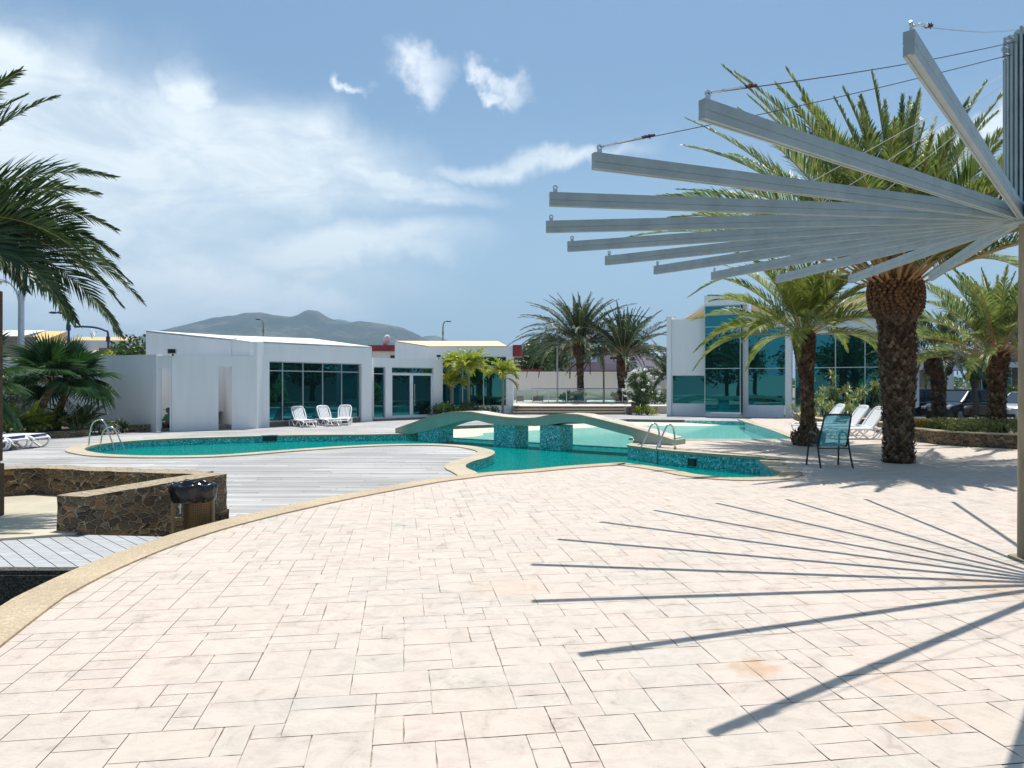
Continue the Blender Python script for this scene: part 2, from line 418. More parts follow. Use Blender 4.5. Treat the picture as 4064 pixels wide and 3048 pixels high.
def m_wall(name, col, streak=.05):
    m, N = mat(name); t = N.n('ShaderNodeTexCoord')
    mp = N.n('ShaderNodeMapping', {0: (t, 3), 3: (2.2, 2.2, .25)})
    st = N.n('ShaderNodeTexNoise', {'Vector': mp, 'Scale': 1.6, 'Detail': 7.0, 'Roughness': .65})
    c = N.ramp(st, [(.32, tuple(v*(1-streak) for v in col)), (.62, col)])
    f = N.n('ShaderNodeTexNoise', {'Vector': (t, 3), 'Scale': 45.0, 'Detail': 5.0})
    b = N.n('ShaderNodeBump', {'Strength': .25, 'Distance': .01, 'Height': f})
    finish(N, N.n('ShaderNodeBsdfPrincipled', {'Base Color': c, 'Roughness': .85, 'Specular IOR Level': .2, 'Normal': b})); return m

def m_glass():
    m, N = mat('teal_mirror_glass'); t = N.n('ShaderNodeTexCoord')
    n = N.n('ShaderNodeTexNoise', {'Vector': (t, 3), 'Scale': .5, 'Detail': 1.0})
    b = N.n('ShaderNodeBump', {'Strength': .10, 'Distance': .05, 'Height': n})
    lw = N.n('ShaderNodeLayerWeight', {0: .35})
    f = N.maprange((lw, 0), 0, 1, .55, .95, smooth=False)
    d = N.n('ShaderNodeBsdfDiffuse', {0: (.004, .016, .02, 1)})
    gl = N.n('ShaderNodeBsdfGlossy', {0: (.055, .29, .335, 1), 1: .012, 'Normal': b})
    finish(N, N.n('ShaderNodeMixShader', {0: f, 1: d, 2: gl})); return m

def m_clear():
    m, N = mat('clear_glass')
    lw = N.n('ShaderNodeLayerWeight', {0: .3})
    tr = N.n('ShaderNodeBsdfTransparent', {0: (.80, .90, .86, 1)})
    gl = N.n('ShaderNodeBsdfGlossy', {0: (1, 1, 1, 1), 1: .02})
    finish(N, N.n('ShaderNodeMixShader', {0: N.maprange((lw, 1), 0, 1, .10, .7, smooth=False), 1: tr, 2: gl})); return m

def m_trunk(name, a, b_, sc=9.0):
    m, N = mat(name); t = N.n('ShaderNodeTexCoord'); g = N.n('ShaderNodeNewGeometry')
    n = N.n('ShaderNodeTexNoise', {'Vector': (t, 3), 'Scale': sc, 'Detail': 8.0, 'Roughness': .7})
    f = N.m('ADD', N.m('MULTIPLY', n, .7), N.m('MULTIPLY', (g, 8), .35))
    c = N.ramp(f, [(.3, a), (.75, b_)])
    b = N.n('ShaderNodeBump', {'Strength': .8, 'Distance': .02, 'Height': n})
    finish(N, N.n('ShaderNodeBsdfPrincipled', {'Base Color': c, 'Roughness': .85, 'Specular IOR Level': .2, 'Normal': b})); return m

def m_joint():
    m, N = mat('joint_sand'); t = N.n('ShaderNodeTexCoord')
    n = N.n('ShaderNodeTexNoise', {'Vector': (t, 3), 'Scale': 3.2, 'Detail': 8.0, 'Roughness': .75})
    c = N.ramp(n, [(.36, (.09, .075, .055)), (.50, (.28, .24, .19)), (.59, (.50, .45, .37))])
    finish(N, N.n('ShaderNodeBsdfPrincipled', {'Base Color': c, 'Roughness': .9})); return m
RUST = [(*G(3010, 2650), .20, .5), (*G(3665, 2865), .17, .35), (*G(3560, 2700), .3, .15), (*G(3950, 2330), .5, .25), (*G(3080, 2090), .5, .15), (*G(2000, 2330), .5, .12)]
M = {}
M['tile'] = m_tile(); M['stone'] = m_stone(); M['mosaic'] = m_mosaic(); M['deck'] = m_deck()
M['joint'] = m_joint()
M['curb'] = m_pebble('washed_pebble', (.50, .395, .27), (.42, .325, .215), (.60, .50, .37))
M['coping'] = m_pebble('cast_coping', (.50, .43, .31), (.45, .38, .27), (.56, .49, .37))
M['darkpebble'] = m_pebble('dark_pebble', (.03, .03, .027), (.07, .065, .055), (.16, .15, .12))
M['cream'] = plain('cream_concrete', (.50, .45, .34), .85, var=.12, scale=1.2, bump=.2)
M['water'] = m_water('pool_water', (.20, .82, .72), 1.0, .6)
M['shallow'] = m_water('shallow_pool_water', (.50, .88, .86), 1.3, .2, (.22, .55, .55), .35)
M['pooltile'] = plain('pool_floor_plaster', (.02, .50, .42), .6, var=.12, scale=1.0)
M['shallowfloor'] = plain('beach_plaster', (.58, .56, .44), .7, var=.08, scale=.8)
M['white'] = m_wall('white_render', (.82, .83, .84))
M['whitewarm'] = m_wall('warm_white_render', (.76, .72, .66))
M['pink'] = m_wall('pale_pink_render', (.74, .62, .64))
M['redtrim'] = plain('dark_red_paint', (.27, .025, .03), .55, var=.15)
M['yellow'] = m_wall('ochre_render', (.76, .53, .24), .12)
M['cream_roof'] = plain('cream_roofing', (.86, .63, .36), .8, var=.08, scale=1.2)
M['white_roof'] = plain('white_roofing', (.72, .72, .70), .75, var=.14, scale=1.6)
M['glass'] = m_glass(); M['clear'] = m_clear()
M['alu'] = plain('brushed_aluminium', (.55, .58, .60), .35, .8, var=.05)
M['whiteframe'] = plain('white_frame_paint', (.74, .76, .78), .4, var=.03)
M['steel'] = plain('stainless_steel', (.62, .63, .64), .18, 1.0, var=.04)
M['plinth'] = plain('brown_plinth_stone', (.20, .17, .15), .8, var=.2, scale=8)
M['greysteel'] = plain('grey_painted_steel', (.29, .37, .39), .42, .0, var=.10, scale=5, spec=.5, stretch=(1, 1, 1))
M['bronze'] = plain('bronze_paint', (.26, .19, .10), .5, .3, var=.2, scale=8)
M['plastic'] = plain('white_plastic', (.84, .84, .85), .38, var=.02)
M['bluefabric'] = plain('navy_fabric', (.03, .06, .22), .8, var=.1)
M['black'] = plain('black_paint', (.018, .019, .022), .4, var=.1)
M['concpole'] = plain('tan_concrete_post', (.30, .255, .175), .85, var=.22, scale=3.5, bump=.3, stretch=(3, 3, .6))
M['wood'] = plain('grey_wood', (.40, .41, .42), .75, var=.2, scale=4, stretch=(1, 8, 1))
M['rustpost'] = plain('rusty_brown_post', (.105, .06, .035), .8, var=.3, scale=9, bump=.4)
M['soil'] = plain('dark_soil', (.10, .075, .05), .95, var=.3, scale=6, bump=.6, bscale=30)
M['asphalt'] = plain('asphalt', (.10, .10, .10), .9, var=.15, scale=2)
M['ground'] = plain('dry_ground', (.20, .19, .13), .95, var=.25, scale=.08)
M['leafA'] = m_leaf('date_palm_leaf', (.050, .105, .032), (.30, .36, .095), .38)
M['leafB'] = m_leaf('young_date_palm_leaf', (.09, .16, .03), (.38, .41, .09), .40)
M['leafD'] = m_leaf('dark_palm_leaf', (.018, .045, .022), (.075, .115, .045), .22)
M['leafL'] = m_leaf('deep_green_palm_leaf', (.018, .055, .018), (.085, .135, .04), .3)
M['leafFan'] = m_leaf('fan_palm_leaf', (.010, .045, .012), (.07, .16, .035), .28)
M['leafY'] = m_leaf('yellow_green_leaf', (.16, .25, .02), (.50, .52, .05), .35)
M['leafG'] = m_leaf('bush_leaf', (.02, .06, .012), (.10, .17, .035), .28)
M['leafV'] = m_leaf('variegated_leaf', (.10, .18, .03), (.48, .52, .20), .25)
M['grassY'] = m_leaf('dry_grass_blade', (.17, .15, .03), (.48, .38, .10), .3)
M['petiole'] = plain('palm_petiole', (.40, .32, .12), .6, var=.2)
M['petioleO'] = plain('orange_palm_petiole', (.42, .23, .09), .6, var=.25)
M['petal'] = plain('white_petals', (.85, .85, .82), .7, var=.03)
M['trunk'] = m_trunk('palm_trunk_bark', (.026, .014, .009), (.155, .092, .055))
M['trunkgrey'] = m_trunk('palm_trunk_grey_boots', (.055, .040, .027), (.25, .185, .12))
M['scar'] = m_trunk('cut_frond_base', (.10, .045, .018), (.26, .12, .05), 20)
M['bark'] = m_trunk('tree_bark', (.05, .04, .03), (.16, .13, .10))
# ------------------------------------------------------------------ levels
Z_DECK, Z_WATER, Z_UP, Z_FLOOR = -.15, -.345, -.33, -1.55

def S(lst, z=0.0): return [G(x, y, z) for x, y in lst]
curb_near = [(5.0, -4.2), (2.2, -3.0), (.0, -1.4), (-1.5, .3), (-2.55, 2.0), (-3.2, 3.6)]
curb_px = [(0, 2423), (135.6, 2346.5), (289, 2274), (434, 2215), (542.5, 2174.7), (691.7, 2125), (836, 2084), (1000, 2043.6), (1102, 2021), (1286, 1982), (1500, 1941.6), (1681, 1910), (1803, 1894), (1925, 1879)]
pool_near_px = [(2087.7, 1868), (2268.5, 1851), (2449, 1840), (2500, 1842.8), (2613, 1857.7), (2690, 1871), (2771, 1887), (2907, 1898.4), (3042.5, 1896), (3088, 1889), (3104, 1878)]
outer_line = smooth_line(curb_near+S(curb_px)+S(pool_near_px), 3)      # outer edge of the kerb strip = edge of the terrace
E_TERR_END = G(3104, 1878)
near_pool = smooth_line([G(1925, 1879)]+S(pool_near_px), 3)
spa_side = smooth_line([G(3104, 1878), G(3065, 1862), G(3020, 1835), (5.2, 15.35)], 3)
bank = smooth_line([(5.42, 15.55), G(3020, 1817), G(2907, 1808), G(2771, 1799), G(2635, 1787.6), G(2540, 1775)], 3)+[(3.06, 18.95), (3.02, 19.2), (3.1, 19.5), (3.3, 19.9), (3.62, 21.9), (3.8, 21.9)]
shal_near = [(4.5, 21.25), (8.05, 21.25), (8.3, 21.8)]
shal_right = [(8.95, 25.5), (9.85, 31.1), (10.9, 34.5)]
shal_far = [(8.3, 35.4), (5.7, 36.2), (2.4, 33.9), (-.98, 31.2), (-2.94, 29.9), (-2.75, 28.0), (-2.5, 26.5)]
lag_far = [(-2.5, 25.8), (-3.4, 25.6), (-5.05, 25.1), (-7.3, 24.8), (-8.6, 24.3), (-10.0, 23.65), (-10.95, 23.0), (-11.6, 22.1), (-11.82, 21.0), (-11.62, 20.1), (-11.2, 19.25)]
lag_near = [(-10.55, 18.55), (-9.8, 18.0), (-8.7, 17.7), (-7.66, 17.75), (-6.9, 18.1), (-5.76, 19.4), (-4.78, 20.35), (-3.6, 21.05), (-2.3, 21.2), (-1.36, 20.7), (-.85, 19.95), (-.52, 19.1), (-.45, 18.4), (-.52, 17.7), (-.66, 17.1), (-.85, 16.55), (-.97, 16.0), (-1.0, 15.5), (-.93, 15.05), (-.78, 14.6), (-.62, 14.0), (-.50, 13.3)]
lagoon = smooth_line(lag_far+lag_near, 4)
# closed pool outline, counter-clockwise seen from above
pool = near_pool+spa_side[1:]+bank[0:]+shal_near+shal_right+shal_far+lagoon
n_hi = len(near_pool)+len(spa_side)-1+len(bank)+len(shal_near)+len(shal_right)-1   # edges before this index stand at terrace level

# ------------------------------------------------------------------ ground far and near
mb = MB(); R = 9000
comp = [(-60, -30), (60, -30), (60, 95), (-60, 95)]
sheet(mb, [(-R, -R), (R, -R), (R, R), (-R, R)], [comp], -.17)
struct('ground', mb, M['ground'])

pit2 = [(-4.9, 8.06), (-3.5, 7.96), (-3.3, 7.5), (-2.9, 8.0), (-3.32, 8.62), (-3.96, 10.3), (-4.2, 10.2)]
pit = [(-14, -8), (1.5, -8), (-2, 6.45), (-14, 6.45)]
mb = MB(); lot = [(15.6, 24.0), (60, 20.0), (60, 95), (15.6, 95)]
sheet(mb, comp, [pool, pit, lot, pit2], Z_DECK)
strip(mb, pit2+pit2[:1], pit2+pit2[:1], Z_DECK, -.6)
strip(mb, comp+[comp[0]], comp+[comp[0]], Z_DECK, -.6)
struct('deck', mb, M['deck'])
mb = MB(); sheet(mb, [(15.4, 23), (60.2, 19), (60.2, 95.2), (15.4, 95.2)], [], -.45); strip(mb, [(15.6, 24), (15.6, 95)], [(15.6, 24), (15.6, 95)], -.15, -.45)
struct('parking_ground', mb, M['asphalt'])
mb = MB(); sheet(mb, [(-15, -9), (4, -9), (-1, 7.5), (-15, 7.5)], [], -1.25)
struct('sunken_ground', mb, M['darkpebble'])
mb = MB(); sheet(mb, [(-5.6, 8.1), (-5.2, 7.7), (-2.4, 7.7), (-2.4, 11), (-5.6, 11)], [], -.5)
struct('sunken_path', mb, M['cream'])

# terrace slab in stamped concrete: every stone of the pattern is a face, the joints are the sheet below
terr = outer_line[:]+spa_side[1:]+bank+shal_near+shal_right[:1]+[(9.85, 31.1), (10.3, 33.6), (14.6, 34.6), (15.5, 30), (15.5, 24), (30, 21), (30, -6)]
mb = MB(); sheet(mb, terr, [], -.006)
cl = outer_line[:len(smooth_line(curb_near+S(curb_px), 3))]
strip(mb, cl, cl, -.006, -1.7)
struct('terrace_bed', mb, M['joint'])

random.seed(4)
mb = MB(); mod = .138; VA = radians(8.36)
ca, sa = cos(VA), sin(VA)
def t2w(u, v): return (u*ca-v*sa, u*sa+v*ca)
def w2t(x, y): return (x*ca+y*sa, -x*sa+y*ca)
kin = offset(outer_line, -.33)
tile_poly = kin+[(5.05, 12.75), (5.5, 14.9), (5.85, 15.6), (4.35, 18.1), (3.5, 19.0), (3.45, 19.6), (3.9, 20.85), (8.15, 20.95), (8.55, 21.5), (10.2, 31.0), (10.6, 33.2), (14.4, 34.3), (15.3, 30), (15.3, 24), (29, 20.7), (29, -3.5), (5.2, -3.9)]
tile_poly = [p for p in tile_poly]
US = [w2t(*p) for p in tile_poly]
u0 = int(min(p[0] for p in US)/mod)-2; u1 = int(max(p[0] for p in US)/mod)+2
v0 = int(min(p[1] for p in US)/mod)-2; v1 = int(max(p[1] for p in US)/mod)+2
occ = set(); sizes = [(2, 2)]*5+[(3, 2)]*4+[(2, 1)]*5+[(1, 1)]+[(3, 1)]*2+[(1, 2)]+[(4, 2), (2, 3), (3, 3)]
edges = [(tile_poly[i], tile_poly[(i+1) % len(tile_poly)]) for i in range(len(tile_poly))]
def grow(j): return random.uniform(-j, j)
bverts = tile_poly
from collections import defaultdict
bcell = set()
for (a, b) in edges:
    L = hypot(b[0]-a[0], b[1]-a[1]); k = max(2, int(L/.15))
    for q in range(k+1): bcell.add((int((a[0]+(b[0]-a[0])*q/k)//.7), int((a[1]+(b[1]-a[1])*q/k)//.7)))
for v in range(v0, v1):
    for u in range(u0, u1):
        if (u, v) in occ: continue
        random.shuffle(sizes)
        for (a, b) in sizes+[(1, 1)]:
            if all((u+i, v+j) not in occ for i in range(a) for j in range(b)): break
        for i in range(a):
            for j in range(b): occ.add((u+i, v+j))
        c = t2w((u+a/2)*mod, (v+b/2)*mod)
        if c[1] < .7 or abs(c[0]) > c[1]*.80+1.2: continue       # far outside what the place is seen from
        g = .0023
        ring = []
        P4 = [(u*mod+g, v*mod+g), ((u+a)*mod-g, v*mod+g), ((u+a)*mod-g, (v+b)*mod-g), (u*mod+g, (v+b)*mod-g)]
        for q in range(4):
            A, B = P4[q], P4[(q+1) % 4]
            for w in (0, .33, .67):
                ring.append(t2w(A[0]+(B[0]-A[0])*w+grow(.0028), A[1]+(B[1]-A[1])*w+grow(.0028)))
        cell = (int(c[0]//.7), int(c[1]//.7))
        if any((cell[0]+i, cell[1]+j) in bcell for i in (-1, 0, 1) for j in (-1, 0, 1)):
            quad = [t2w(*p) for p in P4]
            poly = clip(tile_poly, quad)
            ar = sum(poly[i][0]*poly[(i+1) % len(poly)][1]-poly[(i+1) % len(poly)][0]*poly[i][1] for i in range(len(poly))) if len(poly) > 2 else 0
            if abs(ar) < .002: continue
            mb.add([(p[0], p[1], 0) for p in (poly if ar > 0 else poly[::-1])], [tuple(range(len(poly)))])
        elif inside(c, tile_poly):
            mb.add([(p[0], p[1], 0) for p in ring], [tuple(range(len(ring)))])
struct('terrace_paving', mb, M['tile'])
# kerb of washed pebbles round the terrace and the pool side
mb = MB(); ncb = len(smooth_line(curb_near+S(curb_px), 3)); ol = offset(outer_line, .02); kerb(mb, ol[:ncb+1], kin[:ncb+1], .018, -.22); kerb(mb, ol[ncb:], kin[ncb:], .018, -.045)
struct('terrace_kerb', mb, M['curb'])
mb = MB()
k2 = spa_side; kerb(mb, offset(k2, .02), offset(k2, -.36), .014, -.045)
k3 = bank[:-1]; kerb(mb, offset(k3, .02), offset(k3, -.24), .016, -.045)
k4 = [(3.62, 21.9), (4.5, 21.25), (8.05, 21.25), (8.3, 21.8), (9.0, 25.5), (9.85, 31.1), (10.3, 33.6)]
kerb(mb, offset(k4, .02), offset(k4, -.3), .012, -.045)
struct('pool_coping', mb, M['coping'])
mb = MB(); kl = lagoon; kerb(mb, offset(kl, .02), offset(kl, -.42), Z_DECK+.03, Z_DECK-.025)
struct('lagoon_coping', mb, M['coping'])
mb = MB(); kf = shal_far; kerb(mb, kf, offset(kf, -.22), Z_DECK+.02, Z_DECK-.1)
struct('beach_coping', mb, M['plinth'])

# pool basin: mosaic walls, floors, water
mb = MB(); n = len(pool)
for i in range(n):
    a, b = pool[i], pool[(i+1) % n]
    hi = i < n_hi
    ztop = -.0 if hi else Z_DECK
    mb.add([(a[0], a[1], ztop), (b[0], b[1], ztop), (b[0], b[1], Z_FLOOR-.05), (a[0], a[1], Z_FLOOR-.05)], [(0, 1, 2, 3)])
struct('pool_wall', mb, M['mosaic'])
weirL, weirR = (-2.5, 26.5), (3.62, 22.1)
i_w = pool.index((3.62, 21.9))
main_pool = near_pool+spa_side[1:]+bank[:-1]+[weirR, weirL]+[p for p in lagoon]
up_pool = [weirL, weirR, (3.8, 21.9)]+shal_near+shal_right+shal_far[:-1]
spa_line = [G(2700, 1866, Z_WATER), G(2771, 1863, Z_WATER), G(2907, 1856, Z_WATER), (5.15, 15.25)]
mb = MB(); sheet(mb, main_pool, [], Z_FLOOR); struct('pool_floor', mb, M['pooltile'])
def dist_far(x, y):
    d = 99
    for i in range(len(shal_far)-2):
        a, b = shal_far[i], shal_far[i+1]; L2 = (b[0]-a[0])**2+(b[1]-a[1])**2
        t = max(0, min(1, ((x-a[0])*(b[0]-a[0])+(y-a[1])*(b[1]-a[1]))/L2)); d = min(d, hypot(x-a[0]-t*(b[0]-a[0]), y-a[1]-t*(b[1]-a[1])))
    return d
ex = [(x*.8, y*.8) for x in range(-4, 15) for y in range(27, 45) if inside((x*.8, y*.8), up_pool)]
mb = MB(); sheet(mb, up_pool, [], lambda x, y: max(-.85, -.255-.045*dist_far(x, y)), ex)
struct('beach_floor', mb, M['shallowfloor'], smooth=True)
mb = MB(); sheet(mb, main_pool, [], Z_WATER); struct('water', mb, M['water'])
mb = MB(); sheet(mb, up_pool, [], Z_UP); struct('shallow_water', mb, M['shallow'])
# weir between the pools and the sill of the spa corner
def bar2(mb, A, B, w, z0, z1):
    L = hypot(B[0]-A[0], B[1]-A[1]); nx, ny = -(B[1]-A[1])/L*w/2, (B[0]-A[0])/L*w/2
    return mb.prism([(A[0]-nx, A[1]-ny), (B[0]-nx, B[1]-ny), (B[0]+nx, B[1]+ny), (A[0]+nx, A[1]+ny)], z0, z1)
mb = MB(); bar2(mb, weirL, weirR, .22, -1.7, Z_UP+.012)
single('weir', mb, m_mosaic('dark_mosaic', [(0, (.004, .03, .05)), (.5, (.006, .06, .09)), (.9, (.02, .10, .13)), (1, (.1, .25, .28))]), 'dark blue mosaic weir edge between the deep pool and the shallow pool', 'pool weir')
mb = MB()
sp = [G(2655, 1861, -.34), (4.55, 13.9) if False else G(2860, 1859, -.34), G(3010, 1853, -.34), (5.2, 14.9)]
sp = [(2.95, 13.62), (3.6, 13.85), (4.3, 14.1), (5.12, 14.35)]
for a, b in zip(sp, sp[1:]): bar2(mb, a, b, .22, -1.7, Z_WATER+.05)
single('spa_sill', mb, M['mosaic'], 'low mosaic sill just above the water at the round near corner of the pool', 'pool sill')

# skimmer mouths in the pool walls
for (a, d, lab) in (((4.13, 17.2), (.45, -.9), 'dark skimmer slot in the mosaic wall right of the near ladder'), ((-8.08, 24.53), (.93, .36), 'dark skimmer slot in the far wall of the long left arm of the pool')):
    t = thing('pool_skimmer', lab, 'skimmer', (a[0], a[1], Z_WATER)); an = atan2(d[1], d[0])
    mb = MB(); mb.box((a[0], a[1], Z_WATER+.13), (.46, .06, .17), an); part('opening', mb, M['black'], t, world=True)
    mb = MB(); mb.box((a[0], a[1], Z_WATER+.23), (.54, .09, .03), an); part('lid', mb, M['mosaic'], t, world=True)

# raised plank strip and cream floor in front of the left wall
plank_poly = [(-9.0, 6.5), (-3.35, 6.5), (-3.05, 6.75), (-3.35, 7.35), (-3.7, 7.92), (-4.6, 8.02), (-5.3, 7.75), (-6.2, 7.35), (-9, 6.95)]
cream = [(-16, 6.9), (-9, 6.95), (-6.2, 7.35), (-5.3, 7.75), (-4.75, 8.0), (-4.35, 9.6), (-4.4, 10.3), (-5.87, 10.6), (-7.0, 11.1), (-16, 10.2)]
mb = MB(); mb.prism(cream, -.16, -.02); struct('cream_path', mb, M['cream'])
mb = MB(); mb.box((-8.6, 6.47, -.66), (10.9, .10, 1.18)); mb.box((-8.5, 6.50, -.047), (10.6, .12, .03))
mb.prism([p for p in plank_poly], -.5, -.075)
struct('plank_base', mb, M['darkpebble'])
mb = MB(); dx, dy = .70, -.714; nx, ny = -dy, dx
for k in range(-60, 60):
    w = .128; c0 = k*.137
    P = [(-6+nx*c0-dx*9, 7+ny*c0-dy*9), (-6+nx*c0+dx*9, 7+ny*c0+dy*9), (-6+nx*(c0+w)+dx*9, 7+ny*(c0+w)+dy*9), (-6+nx*(c0+w)-dx*9, 7+ny*(c0+w)-dy*9)]
    ar = sum(P[i][0]*P[(i+1) % 4][1]-P[(i+1) % 4][0]*P[i][1] for i in range(4))
    if ar < 0: P = P[::-1]
    inset = [(p[0], p[1]+.0) for p in plank_poly]
    q = clip([(-9.0, 6.56)]+[(-3.35, 6.56)]+plank_poly[2:], P)
    if len(q) > 2:
        a2 = sum(q[i][0]*q[(i+1) % len(q)][1]-q[(i+1) % len(q)][0]*q[i][1] for i in range(len(q)))
        if abs(a2) > .001: mb.prism(q if a2 > 0 else q[::-1], -.072, -.045)
struct('boardwalk', mb, M['wood'])
# ------------------------------------------------------------------ facades
class FR:
    """frame of a facade: s metres along the ground line A->B, d metres out towards the viewer, z up"""
    def __init__(f, A, B):
        f.A, f.B = A, B; f.L = hypot(B[0]-A[0], B[1]-A[1]); f.u = ((B[0]-A[0])/f.L, (B[1]-A[1])/f.L); f.n = (f.u[1], -f.u[0]); f.an = atan2(f.u[1], f.u[0])
    def w(f, s, d): return (f.A[0]+f.u[0]*s+f.n[0]*d, f.A[1]+f.u[1]*s+f.n[1]*d)
    def s(f, px): return on_line(px, f.A, f.B)[0]
    def z(f, px, py): return ZD(py, on_line(px, f.A, f.B)[1])
    def box(f, mb, s0, s1, d0, d1, z0, z1):
        c = f.w((s0+s1)/2, (d0+d1)/2); mb.box((c[0], c[1], (z0+z1)/2), (abs(s1-s0), abs(d1-d0), abs(z1-z0)), f.an); return mb
    def wall(f, mb, s0, s1, z0, z1, d0, d1, holes=()):
        """wall with rectangular openings, built as boxes that butt"""
        ss = sorted({s0, s1}|{h[0] for h in holes}|{h[1] for h in holes})
        for a, b in zip(ss, ss[1:]):
            hs = sorted([h for h in holes if h[0] < b-1e-6 and h[1] > a+1e-6], key=lambda h: h[2]); z = z0
            for h in hs:
                if h[2] > z+1e-4: f.box(mb, a, b, d0, d1, z, h[2])
                z = h[3]
            if z1 > z+1e-4: f.box(mb, a, b, d0, d1, z, z1)
        return mb

def window(f, parent, s0, s1, z0, z1, d, cols, rows, fr='alu', t=.045, label=None, name='window'):
    """glazing bay: one glass pane object with its frame as child"""
    mb = MB(); f.box(mb, s0, s1, d-.02, d, z0, z1)
    w = part(name, mb, M['glass'], parent, world=True, label=label)
    mb = MB()
    for s in [s0+t/2]+list(cols)+[s1-t/2]: f.box(mb, s-t/2, s+t/2, d+.001, d+.035, z0, z1)
    for z in [z0+t/2]+list(rows)+[z1-t/2]: f.box(mb, s0+t, s1-t, d+.002, d+.031, z-t/2, z+t/2)
    part('frame', mb, M[fr], w, world=True); return w

# ---- white pool house on the left
A_, B_ = (-10.0, 29.6), (-6.57, 34.5)
F = FR(A_, B_)
t = thing('pool_house', 'white pool house with sloping roof and wide dark glass front behind three loungers', 'house', (-9, 33, Z_DECK))
zt = EYE+1.70
gs0, gs1 = F.s(1069.5), F.s(1435); gz0, gz1 = .05, EYE+.93
mb = MB(); F.wall(mb, 0, F.L, -.4, zt-.0, -.5, 0, [(gs0, gs1, -.5, gz1)])
part('wall', mb, M['white'], t, world=True, label='front wall around the glass')
LA = FR((-12.52, 27.1), (-10.02, 28.9)); LB = FR((-10.02, 28.9), (-10.0, 29.6))
pz = EYE+1.075
p2a, p2b = LA.s(867), LA.s(920)
mb = MB(); LA.wall(mb, 0, LA.L, -.4, pz, -.35, 0, [(p2a, p2b, -.5, LA.z(890, 1454))])
# full height block between the low wall and the glass front
blk0 = LA.s(1006); q = LA.w(blk0, 0); 
mb.prism([q, (-10.02, 28.9), (-9.6, 28.95+.35), (-10.0, 29.6), (-10.8, 30.2), (-11.3, 29.6)], -.4, zt-.02) if False else None
part('low_wall', mb, M['white'], t, world=True)
c0 = LA.w(LA.L+.0, 0)
mb = MB(); mb.prism([LA.w(blk0, .004), LA.w(LA.L, .004), F.w(.0, .012), F.w(-.02, -.5), LA.w(blk0, -1.0)], -.4, [EYE+1.66, EYE+1.66, zt, zt, zt])
part('corner_wall', mb, M['white'], t, world=True)
mb = MB()  # far side of passage 2 and passage floor step
LA.box(mb, p2a-.9, p2b+.9, -2.4, -2.2, -.4, pz-.05); LA.box(mb, p2b+.02, p2b+.2, -2.2, -.352, -.4, pz-.06); LA.box(mb, p2a-.4, p2a-.2, -2.2, -.352, -.4, pz-.06)
part('passage_wall', mb, M['white'], t, world=True)
mb = MB(); LA.box(mb, p2a+.01, p2b+.01, -.9, -.05, -.15, .02); part('step', mb, M['plinth'], t, world=True)
# upper storey with mono-pitch roof
UA = (XD(579, 30.2), 30.2); UB = (XD(915.5, 29.3), 29.3); UC = (XD(1006, 29.25), 29.25)
z579, z915 = ZD(1312.5, 30.2), ZD(1346, 29.3)
mb = MB(); mb.prism([UA, UB, (UB[0]+.1, UB[1]+.4), (UA[0]+1.5, UA[1]+6.0)], .5, [z579, z915, z915+.1, z579+.15])
mb.prism([(UB[0]+.002, UB[1]+.10), UC, (UC[0]+.4, UC[1]+.6), (UB[0]+.1, UB[1]+1.6)], .5, [z915-.04, ZD(1358, 29.25), ZD(1358, 29.25), z915])
part('upper_wall', mb, M['white'], t, world=True)
E1 = F.w(F.L, 0); R1 = (XD(1239, 36.5), 36.5); R0 = (XD(900, 34.0), 34.0)
roof = [(UA[0], UA[1], z579), (UB[0], UB[1], z915), (UC[0], UC[1], ZD(1358, 29.25)), (*F.w(0, 0), zt), (E1[0], E1[1], EYE+1.74), (R1[0], R1[1], ZD(1344, 36.5)), (R0[0], R0[1], ZD(1332, 34.0))]
roof = [(x, y, z+.012) for x, y, z in roof]
mb = MB(); lo = [(x, y, z-.07) for x, y, z in roof]
tri = [(0, 1, 6), (1, 2, 6), (2, 3, 6), (3, 5, 6), (3, 4, 5)]
mb.add(roof+lo, tri+[(a+7, c+7, b+7) for a, b, c in tri]+[(i, i+7, (i+1) % 7+7, (i+1) % 7) for i in range(7)])
part('roof', mb, M['white_roof'], t, world=True)
mb = MB(); bk = [(E1[0], E1[1]), (R1[0], R1[1]), (R0[0], R0[1]), (UA[0]+1.5, UA[1]+6.0)]
mb.prism([F.w(F.L, -.51), (R1[0], R1[1]), (R1[0]-.2, R1[1]+.1), F.w(F.L-.2, -.51)], -.4, [EYE+1.66, ZD(1344, 36.5)-.07]*1+[ZD(1344, 36.5)-.07, EYE+1.66])
part('side_wall', mb, M['white'], t, world=True)
cols = [F.s(900+x/2.212) for x in (508, 687, 860, 1026)]
window(F, t, gs0, gs1, gz0, gz1, -.16, cols, [EYE+.545], t=.04, label='wide dark teal glazing in five bays')
mb = MB(); F.box(mb, gs0, F.s(1447), -.4, -.09, -.4, gz0); part('plinth', mb, M['plinth'], t, world=True)
